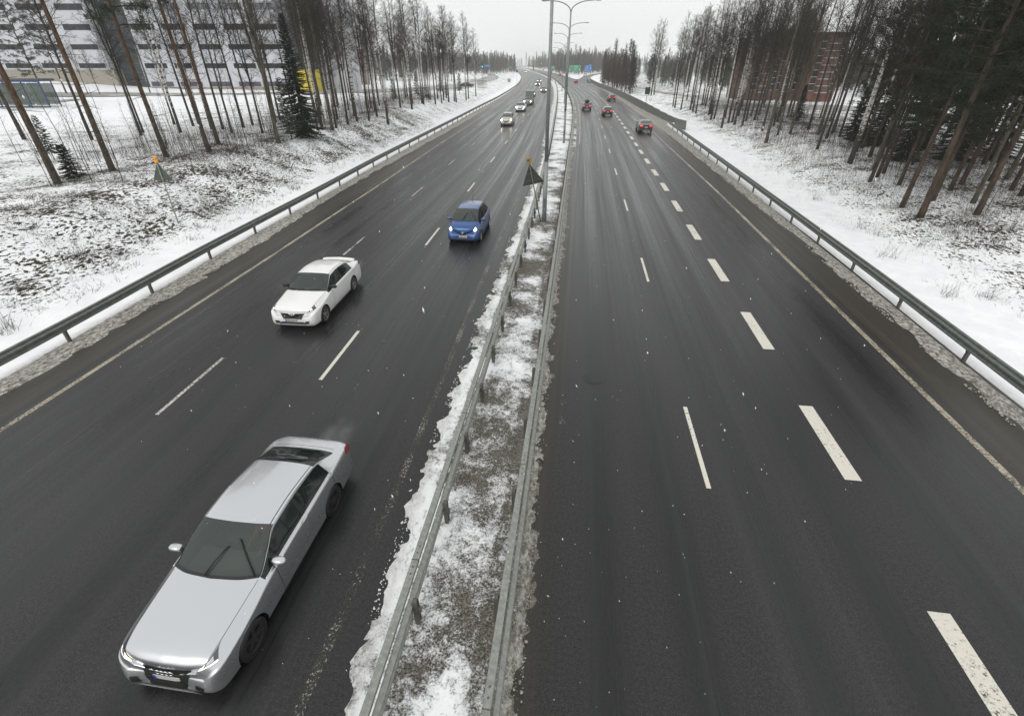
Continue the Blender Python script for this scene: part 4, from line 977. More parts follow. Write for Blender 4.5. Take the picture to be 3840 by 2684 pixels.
for (px, py, key, nm, s) in ((1247, 488, 'aspen0', 'aspen_tree', 1.), (1305, 467, 'alder1', 'alder_tree', 1.), (1266, 449, 'alder0', 'alder_tree', .9), (1329, 436, 'alder3', 'alder_tree', 1.), (1384, 453, 'alder2', 'alder_tree', .85),
                             (1408, 419, 'alder0', 'alder_tree', 1.), (1502, 405, 'alder2', 'alder_tree', 1.), (1589, 392, 'birch3', 'birch_tree', 1.), (1633, 392, 'alder1', 'alder_tree', .95), (1657, 388, 'alder3', 'alder_tree', .8), (1683, 384, 'birch1', 'birch_tree', .95),
                             (1711, 384, 'alder2', 'alder_tree', 1.), (1704, 380, 'birch0', 'birch_tree', .9), (1748, 375, 'birch2', 'birch_tree', 1.), (1757, 371, 'alder0', 'alder_tree', .98), (837, 486, 'alder3', 'alder_tree', .9), (915, 480, 'alder1', 'alder_tree', .85), (565, 352, 'birch3', 'birch_tree', .8),
                             (948, 470, 'aspen2', 'aspen_tree', .85), (985, 500, 'alder0', 'alder_tree', .8), (870, 500, 'aspen0', 'aspen_tree', .75), (700, 352, 'birch2', 'birch_tree', .7), (440, 352, 'birch0', 'birch_tree', .65), (330, 352, 'alder2', 'alder_tree', .6), (375, 355, 'alder0', 'alder_tree', .55)):
    plant(key, nm, at(px, py), {'birch_tree': 'bare white-stemmed birch', 'alder_tree': 'bare grey-brown alder', 'aspen_tree': 'bare olive-barked aspen'}[nm]+' in the belt left of the motorway', 'bare trees in the left belt', s=s)
for (px, py, s) in ((1567, 371, .95), (1600, 378, .7), (1655, 360, .9), (1724, 352, .9), (1480, 388, .8), (1675, 366, .6)):
    plant('sprucelet1', 'spruce_tree', at(px, py), 'small sparse spruce among the birches of the left belt', 'young spruces in the left belt', s=s)
for i in range(48):
    y = random.uniform(44, 122); x = LR(y)-random.uniform(9.5, 30)*(.75+.25*(122-y)/78)
    k = random.choice(['birch0', 'birch1', 'birch2', 'birch3', 'alder0', 'alder1', 'alder2', 'alder3', 'alder1', 'aspen0', 'aspen2'])
    nm = {'bi': 'birch_tree', 'al': 'alder_tree', 'as': 'aspen_tree'}[k[:2]]
    plant(k, nm, TZ(x, y), {'birch_tree': 'bare white-stemmed birch', 'alder_tree': 'bare grey-brown alder', 'aspen_tree': 'bare olive-barked aspen'}[nm]+' in the belt left of the motorway', 'bare trees in the left belt', s=random.uniform(.72, 1.0))
for (px, py, key, s) in ((1812, 339, 'sap', 1),):
    r = empty('sapling', at(px, py)); tag(r, 'young bare tree on the snow beside the wire cage', 'sapling'); obj('stem', SAP[4], r); r.scale = (1, 1, 1.25)
# right belt
RT = ((2705, 481, 'birch3', 1.), (2731, 460, 'alder1', 1.), (2754, 469, 'birch0', 1.), (2783, 471, 'alder0', 1.), (2665, 450, 'birch2', 1.), (2678, 446, 'alder3', .95), (2657, 433, 'birch0', 1.), (2719, 440, 'alder2', 1.), (2769, 436, 'birch1', 1.),
      (2597, 419, 'birch2', .95), (2609, 426, 'alder1', .95), (2553, 412, 'birch3', .95), (2530, 405, 'alder0', 1.), (2523, 400, 'alder3', .9), (2645, 401, 'birch1', 1.), (2797, 454, 'alder3', 1.), (2816, 436, 'aspen0', 1.), (2830, 450, 'alder2', 1.), (2846, 433, 'aspen1', .95),
      (2858, 492, 'alder1', 1.), (2872, 537, 'aspen2', 1.05), (2893, 454, 'aspen0', 1.), (2914, 457, 'alder0', 1.), (2938, 401, 'alder2', 1.), (2963, 502, 'aspen1', 1.), (3031, 485, 'alder3', 1.), (3068, 506, 'aspen2', 1.), (3120, 500, 'aspen0', 1.))
for (px, py, k, s) in RT:
    nm = {'bi': 'birch_tree', 'al': 'alder_tree', 'as': 'aspen_tree'}[k[:2]]
    lab = 'nearest scarred birch at the front edge of the right belt, left of the others' if (px, py) == (2705, 481) else 'olive-barked aspen rising in front of the brick apartment block' if (px, py) == (2872, 537) else {'birch_tree': 'bare white-stemmed birch', 'alder_tree': 'bare grey-brown alder', 'aspen_tree': 'bare olive-barked aspen'}[nm]+' in the belt right of the motorway'
    plant(k, nm, at(px, py), lab, None if 'belt right' not in lab else 'bare trees in the right belt', s=s)
for i in range(56):
    y = random.uniform(38, 135)**1.0; x = BX(max(y, 84))*0+13.4+random.uniform(9, 34) if y < 84 else BX(y)+random.uniform(8, 30)
    if y < 60 and x < 22: x += 5
    k = random.choice(['birch0', 'birch2', 'birch3', 'alder0', 'alder1', 'alder2', 'alder3', 'aspen0', 'aspen1', 'aspen2']); nm = {'bi': 'birch_tree', 'al': 'alder_tree', 'as': 'aspen_tree'}[k[:2]]
    plant(k, nm, TZ(x, y), {'birch_tree': 'bare white-stemmed birch', 'alder_tree': 'bare grey-brown alder', 'aspen_tree': 'bare olive-barked aspen'}[nm]+' in the belt right of the motorway', 'bare trees in the right belt', s=random.uniform(.75, 1.05))
plant('alder2', 'alder_tree', at(2441, 359), 'tall bare tree of the lone clump by the dark green sign back', s=1.1)
plant('darkpine2', 'pine_tree', at(2432, 358), 'pine in the lone clump by the dark green sign back', s=.62)
plant('birch1', 'birch_tree', at(2452, 356), 'slim birch at the right side of the lone clump by the dark sign back', s=1.0)
for (px, py, k, s, lab) in ((3381, 778, 'darkpine0', .9, 'near pine at the forest edge, leftmost of the three nearest dark trunks on the right'), (3450, 815, 'darkpine1', .95, 'nearest dark pine trunk at the forest edge, middle of the three on the right'),
                            (3662, 805, 'darkpine2', 1., 'dark leaning-looking pine trunk, rightmost of the three nearest at the right edge')):
    plant(k, 'pine_tree', at(px, py), lab, s=s)
for (px, py, k, s) in ((3498, 752, 'darkpine2', .8), (3561, 715, 'darkpine0', .85), (3603, 693, 'darkpine1', .85), (3648, 762, 'aspen2', .8), (3686, 619, 'darkpine1', .9), (3791, 715, 'darkpine0', .85), (3826, 736, 'darkpine2', .95), (3773, 672, 'aspen2', .9), (3371, 694, 'darkpine2', .8), (3312, 650, 'darkpine0', .8), (3275, 635, 'aspen1', .9),
                       (3420, 620, 'darkpine2', .75), (3540, 600, 'darkpine0', .8), (3610, 560, 'darkpine2', .8), (3700, 540, 'darkpine1', .85), (3790, 560, 'darkpine2', .9), (3350, 560, 'darkpine2', .8), (3480, 540, 'darkpine2', .8), (3830, 620, 'darkpine0', .9), (3700, 480, 'darkpine2', .8), (3560, 490, 'darkpine0', .8), (3440, 480, 'darkpine2', .8), (3330, 500, 'darkpine0', .75), (3800, 480, 'darkpine0', .8), (3900, 760, 'darkpine1', 1.), (3960, 700, 'darkpine0', 1.), (3900, 620, 'darkpine2', 1.), (3260, 590, 'darkpine1', .8), (3210, 570, 'darkpine2', .75), (3520, 670, 'darkpine1', .75), (3600, 430, 'darkpine2', .9)):
    nm = 'pine_tree' if 'pine' in k else 'aspen_tree'
    plant(k, nm, at(px, py), ('dark pine' if 'pine' in k else 'bare aspen')+' in the shaded wood at the right edge', 'trees of the shaded wood at the right edge', s=s)
for (px, py, k, s) in ((3228, 530, 'spruce1', .85), (3290, 545, 'spruce0', .75), (3190, 520, 'spruce2', .9), (3380, 600, 'spruce1', .8), (3440, 560, 'spruce0', .8), (3560, 600, 'spruce1', .95), (3640, 560, 'spruce0', .85), (3740, 600, 'spruce1', .9), (2987, 455, 'spruce2', .8)):
    plant(k, 'spruce_tree', at(px, py), 'dark dense spruce under the taller trees on the right', 'dark spruces of the right-hand wood', s=s)
# saplings: thin stems between the big trees
ns = 0
for i in range(190):
    y = random.uniform(26, 105) if i < 140 else random.uniform(20, 44); x = LR(y)-random.uniform(8.5, 17)-(random.uniform(2, 8) if i >= 140 else 0)
    if y < 40 and random.random() < .5: x -= 2
    r = empty('sapling', TZ(x, y), random.uniform(0, 6)); tag(r, 'thin bare sapling in the brushwood of the left belt', 'sapling', 'saplings left of the motorway'); r.scale = [random.uniform(.7, 1.1)]*3
    obj('stem', random.choice(SAP[:4]), r)
for i in range(140):
    y = random.uniform(30, 105); x = 13.4+random.uniform(8, 20)
    r = empty('sapling', TZ(x, y), random.uniform(0, 6)); tag(r, 'thin bare sapling in the brushwood of the right belt', 'sapling', 'saplings right of the motorway'); r.scale = [random.uniform(.45, .95)]*3
    obj('stem', random.choice(SAP), r)
# brushwood and dead grass that nobody could count
def brush(name, label, pts, hmin, hmax, k, m, tr=.004, leanv=.5, seed=1):
    r = np.random.default_rng(seed); t = TB(); P = np.repeat(np.array(pts), k, 0); n = len(P); P[:, :2] += r.normal(0, .16, (n, 2)); h = r.uniform(hmin, hmax, n)
    d = unit(np.concatenate([r.normal(0, leanv, (n, 2)), np.ones((n, 1))], 1)); t.cones(P, P+d*h[:, None], tr)
    o = obj(name, t.mesh(name, m)); tag(o, label, 'brushwood' if 'brush' in name else 'grass', kind='stuff'); return o
bp = []
for i in range(3000):
    y = 34+86*random.random()**1.15; x = LR(y)-random.uniform(9, 20); bp.append(TZ(x, y))
brush('brushwood', 'tangle of thin twigs under the trees of the left belt', bp, .4, 2.4, 3, M['b_twig'], .006, .16, 3)
bp = []
for i in range(6500):
    y = 26+90*random.random()**1.1; x = 13.3+random.uniform(7.5, 24); bp.append(TZ(x, y))
brush('brushwood', 'tangle of thin twigs under the trees of the right belt', bp, .3, 1.7, 3, M['b_twig'], .006, .25, 4)
M['deadtw'] = mat('dead brown stems', (.040, .030, .017), .9, noise_amt=.5, noise_scale=2)
M['drygrass'] = mat('dry stems', (.13, .10, .06), .9, noise_amt=.4, noise_scale=3)
M['moss'] = mat('brown green moss grass', (.055, .058, .025), .9, noise_amt=.5, noise_scale=3)
bp = []
for i in range(8200):
    y = random.uniform(3, 85); l = random.gauss(8, 2.8)
    if l < 3.2: continue
    x = LR(y)-l
    if fbm(x, y, .35, 3) > -.25: bp.append(TZ(x, y))
brush('dead_grass', 'dark twigs and dead stems poking through the snow on the left bank', bp, .06, .38, 5, M['deadtw'], .009, .9, 5)
bp = []
for i in range(3400):
    y = random.uniform(8, 80); x = 13.3+random.gauss(10, 4)
    if x > 16.5 and fbm(x, y, .3, 3) > -.05: bp.append(TZ(x, y))
brush('dead_grass', 'dead stems poking through the snow on the right bank', bp, .06, .38, 4, M['drygrass'], .0055, .7, 6)
bp = []
for k in range(34):
    y = random.uniform(5, 60); x = LR(y)-random.uniform(3.5, 9)
    for j in range(16): bp.append(TZ(x+random.gauss(0, .22), y+random.gauss(0, .22)))
for k in range(20):
    y = random.uniform(8, 60); x = PR(y)+random.uniform(3, 8)
    for j in range(8): bp.append(TZ(x+random.gauss(0, .2), y+random.gauss(0, .2)))
brush('shrub_twigs', 'small leafless shrubs scattered over the snowy banks', bp, .3, 1.15, 3, M['b_twig'], .006, .4, 7)
# moss and needles round the near trunk feet
bp = []
for (px, py) in [(218, 689), (423, 641), (624, 589), (785, 571), (820, 541), (1044, 536), (3381, 778), (3450, 815), (3662, 805), (300, 672), (520, 620), (700, 585), (900, 560), (3560, 850), (3600, 880)]:
    b = at(px, py)
    for j in range(120): bp.append(TZ(b[0]+random.gauss(0, .75), b[1]+random.gauss(0, .6)))
brush('moss_grass', 'brown green grass round the trunk feet at the wood edges', bp, .04, .16, 8, M['moss'], .010, 1.2, 8)

# ------------------------------------------------------------------ far woods
def low_bare(seed, H=15):
    r = np.random.default_rng(seed); t = TB(); t.tube([[0, 0, -1], [r.normal(0, .2), r.normal(0, .2), H*.6], [r.normal(0, .3), r.normal(0, .3), H]], [.16, .10, .02], 4)
    n = 330; u_ = r.uniform(.18, 1, n); az = r.uniform(0, 6.28, n); p = np.stack([0*u_, 0*u_, u_*H], 1); el = r.uniform(.5, 1.2, n); ln = H*.16*(1.2-u_)*r.uniform(.6, 1.2, n)+.4
    d = np.stack([np.cos(az)*np.cos(el), np.sin(az)*np.cos(el), np.sin(el)], 1); rad_ = H*.05*r.uniform(0, 1, n)*(1-u_*.6); p[:, 0] += np.cos(az)*rad_; p[:, 1] += np.sin(az)*rad_
    t.cones(p, p+d*ln[:, None], .035); return t.arrays()
def low_spruce(seed, H=15, R_=2.2):
    r = np.random.default_rng(seed); t = TB(); t.tube([[0, 0, -1], [0, 0, H]], [.15, .02], 4); n = 420; u_ = r.uniform(.1, 1, n); az = r.uniform(0, 6.28, n); rr = R_*(1-u_)**.9*r.uniform(.3, 1.1, n)
    c = np.stack([np.cos(az)*rr, np.sin(az)*rr, u_*H], 1); dd = unit(np.stack([np.cos(az), np.sin(az), -.5+0*az], 1)+r.normal(0, .3, (n, 3))); sd = unit(np.cross(dd, np.array([0, 0, 1.])))
    t.blades(c, dd, sd, r.uniform(.5, 1.1, n), r.uniform(.12, .26, n)); return t.arrays()
M['wood_far'] = mat('far bare wood', (.062, .047, .037), .9, spec=.1, noise_amt=.5, noise_scale=.05); M['spruce_far'] = mat('far spruce', (.036, .048, .03), .9, spec=.1, noise_amt=.5, noise_scale=.05)
LB = [low_bare(200+i, 13+i) for i in range(4)]; LS = [low_spruce(210+i, 11+1.6*i) for i in range(4)]
def forest(name, label, spots, pool, m, seed=0):
    r = np.random.default_rng(seed); Vs = []; Ts = []; n = 0
    for (x, y, z, s) in spots:
        V, T = pool[r.integers(len(pool))]; a = r.uniform(0, 6.28); C, S = math.cos(a), math.sin(a)
        W = np.stack([(V[:, 0]*C-V[:, 1]*S)*s+x, (V[:, 0]*S+V[:, 1]*C)*s+y, V[:, 2]*s*r.uniform(.85, 1.12)+z], 1); Vs.append(W); Ts.append(T+n); n += len(V)
    o = obj(name, mkmesh(name, np.concatenate(Vs), np.concatenate(Ts), m, False)); return tag(o, label, 'forest', kind='stuff')
def scatter(poly, n, s0, s1, seed, z=None):
    r = random.Random(seed); xs = [p[0] for p in poly]; ys = [p[1] for p in poly]; o = []
    while len(o) < n:
        x = r.uniform(min(xs), max(xs)); y = r.uniform(min(ys), max(ys)); ins = False; j = len(poly)-1
        for i in range(len(poly)):
            if (poly[i][1] > y) != (poly[j][1] > y) and x < (poly[j][0]-poly[i][0])*(y-poly[i][1])/(poly[j][1]-poly[i][1])+poly[i][0]: ins = not ins
            j = i
        if ins: o.append((x, y, terr(x, y) if z is None else z, r.uniform(s0, s1)))
    return o
def both(label, poly, nb, nspr, s0, s1, seed, z=None):
    if nb: forest('bare_woodland', 'bare brown '+label, scatter(poly, nb, s0, s1, seed, z), LB, M['wood_far'], seed)
    if nspr: forest('spruce_woodland', 'dark green '+label, scatter(poly, nspr, s0, s1, seed+1, z), LS, M['spruce_far'], seed)
e = G(1893, 279)
both('wood edge left of the far bend', [(e[0], e[1]), (e[0]-5, e[1]+120), (e[0]-25, e[1]+230), (-150, 650), (-170, 470), (-75, 400)], 230, 120, .85, 1.15, 300)
both('wood between the motorway and the slip road', [(-16, 442), (-9, 455), (0, 470), (8, 520), (24, 580), (60, 700), (20, 820), (-50, 760), (-42, 640), (-27, 520)], 260, 150, 1.0, 1.35, 310, 0)
both('woods far ahead along the motorway', [(-62, 760), (40, 820), (-10, 1100), (-120, 1150), (-78, 900)], 120, 160, 1.1, 1.4, 320, 0)
both('woods far to the left of the motorway', [(-140, 900), (-155, 1150), (-420, 1300), (-420, 700), (-200, 620), (-150, 700)], 140, 220, 1.0, 1.4, 325, 0)
both('wood behind the junction on the left', [(-62, 262), (-80, 300), (-110, 330), (-190, 340), (-250, 280), (-150, 235)], 150, 140, .85, 1.2, 330)
both('wood behind the office street', [(-108, 190), (-90, 225), (-130, 250), (-210, 260), (-210, 215), (-150, 205)], 90, 90, .9, 1.2, 335)
both('wood clump behind the barrier before the slip road', [(10, 200), (12.8, 180), (16.2, 172), (17, 195), (17, 235), (12, 262), (8, 258), (8.3, 225)], 46, 14, .68, .95, 340)
both('wood behind the right-hand path', [(30, 215), (42, 180), (62, 170), (80, 165), (120, 190), (130, 260), (60, 330), (30, 300)], 130, 230, .55, .85, 350)
both('far wood right of the slip road', [(25, 420), (40, 330), (160, 300), (300, 420), (250, 620), (90, 640)], 120, 260, .7, 1.05, 360)
both('wood beside the brick apartment block', [(66, 145), (95, 120), (150, 110), (170, 190), (110, 185), (75, 170)], 90, 120, .9, 1.2, 370)
both('wood on the horizon', [(-900, 1500), (-300, 1350), (0, 1300), (500, 1250), (1000, 1300), (1000, 1500), (-900, 1600)], 0, 420, 1.4, 2.0, 380, 0)
# ------------------------------------------------------------------ vehicles
PLAIN = {}
def paint(name, col, metal=.0, rough=.32):
    m = mat(name, col, rough, metal, coat=.8); t = NT(m)
    g = t.nd('ShaderNodeNewGeometry'); n = t.noise(t.coord('Object'), 3, 5, .7); sx = t.nd('ShaderNodeSeparateXYZ'); t.l.new(t.coord('Object'), sx.inputs[0])
    dirt = t.math('MULTIPLY', t.ramp(t.math('ADD', sx.outputs[2], t.math('MULTIPLY', n, .35)), .28, .85, .75, 0), 1)     # road grime low on the body
    c1 = t.mix(dirt, col, tuple(c*.35+.045 for c in col)); t.l.new(t.mix(g.outputs['Backfacing'], c1, (.02, .02, .02)), t.b.inputs['Base Color'])
    t.l.new(t.ramp(dirt, 0, .7, rough, .6), t.b.inputs['Roughness']); t.l.new(t.ramp(dirt, 0, .6, .8, .1), t.b.inputs['Coat Weight'])
    PLAIN[m.name] = mat(name+' trim', col, rough, metal, coat=.8); return m
M['glass'] = glassmat('car window glass', (.010, .016, .014), .93)
M['wsglass'] = glassmat('windscreen glass', (.075, .095, .086), .50); M['wsglass'].node_tree.nodes['Principled BSDF'].inputs['Specular IOR Level'].default_value = .9
M['glass'].node_tree.nodes['Principled BSDF'].inputs['Specular IOR Level'].default_value = .45
M['glass_far'] = mat('dark car glass', (.03, .038, .038), .06, spec=.9)
M['tyre'] = mat('wet tyre rubber', (.018, .018, .018), .5, noise_amt=.3, noise_scale=30)
M['alloy'] = mat('dirty alloy', (.42, .42, .40), .35, .8, noise_amt=.25, noise_scale=9)
M['steelrim'] = mat('grimy dark rim', (.05, .05, .048), .5, .5)
M['chrome'] = mat('chrome', (.7, .7, .7), .15, 1.)
M['seam'] = mat('panel gap', (.02, .02, .02), .7)
M['lens_d'] = mat('dark lamp housing', (.10, .10, .10), .12, .3, spec=.9)
M['lamp_on'] = mat('lit headlamp', (1, .95, .85), .3, emis=(1, .78, .46), es=2.0)
M['lamp_far'] = mat('lit far headlamp', (1, .95, .85), .3, emis=(1, .86, .6), es=30)
M['lamp_cool'] = mat('lit running light', (.9, .95, 1), .3, emis=(.95, .97, 1), es=1.6)
M['tail_on'] = mat('lit tail lamp', (.7, .02, .02), .3, emis=(1, .03, .03), es=1.5)
M['tail'] = mat('red lamp lens', (.30, .015, .015), .2)
M['plate'] = mat('number plate', (.55, .55, .53), .5)
M['plateblue'] = mat('blue plate band', (.02, .07, .45), .5)
M['ink'] = mat('plate lettering', (.02, .02, .02), .6)
M['seat'] = mat('grey seat fabric', (.12, .12, .12), .9)
M['plastic'] = M['blk']
def slopes(A):
    d = np.diff(A, axis=0); s = np.zeros_like(A); a, b = d[:-1], d[1:]
    ok = (a*b) > 0; h = np.zeros_like(a); h[ok] = 2*a[ok]*b[ok]/(a[ok]+b[ok]); s[1:-1] = h; s[0] = d[0]; s[-1] = d[-1]; return s
def herm(A, S_, t):
    t = np.clip(np.asarray(t, float), 0, len(A)-1-1e-9); i = np.floor(t).astype(int); u = t-i; sh = (len(t),)+(1,)*(A.ndim-1); u = u.reshape(sh)
    return A[i]*(2*u**3-3*u**2+1)+S_[i]*(u**3-2*u**2+u)+A[i+1]*(-2*u**3+3*u**2)+S_[i+1]*(u**3-u**2)
class Body:
    def __init__(s, sp):
        s.sp = sp; C = []
        for (l, w, zb, zbelt, zr, xr, zt) in sp['st']:
            h = zbelt-zb; bx = .935*w; q = .9
            C.append([(0, l, zb), (.78*w, l, zb), (.965*w, l, zb+.06), (w*.995, l, zb+.30*h), (w, l, zb+.62*h), (.985*w, l, zbelt-.07*h), (bx, l, zbelt), (bx+(xr-bx)*q, l, zbelt+(zr-zbelt)*q), (xr, l, zr), (.60*xr, l, zr+(zt-zr)*.78), (0, l, zt)])
        C = np.array(C, float)
        for i, a in sp.get('bow', {}).items(): C[i, 8:, 1] += np.array([0, .72, 1.])*a
        tl = np.array([.05, .03, .0, 0, .02, .06, .09, .11, .13, .13, .13])
        for i, f in ((0, 1.), (1, .85), (2, .5), (3, .2)): C[i, :, 1] += f*(tl-.05*(1-(C[i, :, 0]/.75)**2).clip(0, 1)*(np.arange(11) < 8))
        s.C = C; s.SC = slopes(C)
    def S(s, ti, tj):
        A = herm(s.C, s.SC, [ti])[0]; return herm(A, slopes(A), [tj])[0]
    def P(s, ti, tj, off=.006, side=1):
        e = .03; a = s.S(ti+e, tj)-s.S(ti-e, tj); b = s.S(ti, tj+e)-s.S(ti, tj-e); n = np.cross(a, b); L = np.linalg.norm(n)
        p = s.S(ti, tj); n = n/L if L > 1e-9 else np.array([0, -1, 0]); c = np.array([p[0]*.5, s.sp['L']/2, .5])
        if np.dot(n, p-c) < 0: n = -n
        p = p+n*off; return (p[0]*side, p[1], p[2])
def patch(B, q, off=.006, side=1, n=8, m=5, mi=0, mb=None):
    """panel that follows the body: q = four (station, section) corners"""
    mb = mb or MB(); V = []
    for a in range(n+1):
        for b in range(m+1):
            u, v = a/n, b/m; t = [(q[0][k]*(1-u)+q[1][k]*u)*(1-v)+(q[3][k]*(1-u)+q[2][k]*u)*v for k in (0, 1)]; V.append(B.P(t[0], t[1], off, side))
    mb.add(V, [(a*(m+1)+b, (a+1)*(m+1)+b, (a+1)*(m+1)+b+1, a*(m+1)+b+1) for a in range(n) for b in range(m)], mi); return mb
SEDAN = dict(L=4.87, wf=.80, wr=3.68, rw=.335, ws=(6, 8), rg=(11, 13), sw=[(6, 8.0), (8, 9), (10, 11.0), (11, 11.34)], bow={6: -.15, 7: -.10, 8: -.09, 11: -.02, 13: .04, 0: -.05, 1: -.05, 2: -.04, 3: -.02}, st=[
    (0.00, .64, .28, .55, .645, .50, .69), (0.03, .745, .22, .64, .735, .60, .775), (0.14, .845, .18, .71, .81, .68, .855), (0.40, .90, .18, .765, .875, .72, .93), (0.78, .92, .18, .815, .92, .745, .985),
    (1.12, .92, .18, .865, .955, .76, 1.02), (1.46, .918, .18, .93, .99, .775, 1.035), (1.84, .918, .18, .965, 1.20, .735, 1.27), (2.22, .918, .18, .98, 1.365, .665, 1.445), (2.76, .918, .18, .99, 1.395, .66, 1.485),
    (2.86, .918, .18, .992, 1.395, .66, 1.485), (3.70, .92, .18, 1.01, 1.30, .64, 1.385), (4.05, .92, .18, 1.02, 1.17, .665, 1.225), (4.36, .91, .19, 1.02, 1.065, .71, 1.09), (4.62, .885, .20, 1.0, 1.035, .69, 1.06), (4.81, .83, .24, .93, .985, .64, 1.01), (4.87, .76, .34, .82, .90, .56, .92)])
HATCH = dict(L=3.80, wf=.69, wr=3.27, rw=.295, ws=(5, 7), rg=(10, 12), sw=[(5, 7.0), (7, 8), (9, 10.0), (10, 11.0)], bow={5: -.16, 6: -.10, 7: -.09, 0: -.07, 1: -.07, 2: -.05, 3: -.03}, st=[
    (0.0, .60, .29, .54, .62, .46, .66), (0.04, .71, .22, .63, .72, .54, .76), (0.15, .79, .19, .72, .83, .60, .87), (0.32, .835, .18, .80, .91, .64, .955), (0.52, .846, .18, .86, .97, .66, 1.02), (0.72, .848, .18, .91, 1.02, .68, 1.07),
    (1.14, .848, .18, .95, 1.27, .62, 1.33), (1.58, .848, .18, .97, 1.42, .56, 1.475), (2.16, .848, .18, .99, 1.475, .555, 1.53), (2.25, .848, .18, .99, 1.475, .555, 1.53), (3.12, .846, .18, 1.01, 1.42, .54, 1.48), (3.46, .835, .19, 1.02, 1.27, .56, 1.31), (3.67, .815, .21, 1.01, 1.04, .62, 1.07), (3.76, .79, .26, .90, .96, .60, .98), (3.80, .73, .36, .76, .83, .52, .85)])
WAGON = dict(L=4.70, wf=.82, wr=3.66, rw=.32, ws=(6, 8), rg=(12, 14), sw=[(6, 8.0), (8, 9), (10, 11), (11, 12.)], bow=SEDAN['bow'] | {13: 0}, st=SEDAN['st'][:11]+[
    (3.5, .91, .18, .95, 1.37, .58, 1.42), (4.1, .90, .18, .965, 1.33, .57, 1.385), (4.38, .885, .19, .97, 1.20, .58, 1.23), (4.56, .86, .21, .96, 1.0, .63, 1.02), (4.67, .82, .26, .88, .94, .60, .95), (4.70, .76, .36, .76, .83, .52, .85)])
WAGON['bow'] = {6: -.15, 7: -.10, 8: -.09, 0: -.05, 1: -.05, 2: -.03}
MPV = dict(L=4.3, wf=.82, wr=3.55, rw=.315, ws=(5, 7), rg=(10, 12), sw=HATCH['sw'], bow=HATCH['bow'], st=[
    (a*1.147, b*1.045, c, d*1.04, e*1.07, f*1.07, g*1.075) for a, b, c, d, e, f, g in HATCH['st']])
LIFT = dict(SEDAN); LIFT['L'] = 4.87; LIFT['st'] = [list(x) for x in SEDAN['st']]
for i, v in {9: 1.49, 10: 1.49, 11: 1.40, 12: 1.25, 13: 1.12}.items(): LIFT['st'][i][6] = v; LIFT['st'][i][4] = v-(.085 if i < 13 else .03)
for i in (13, 14, 15): LIFT['st'][i][3] += .02
LIFT['st'] = [tuple(x) for x in LIFT['st']]
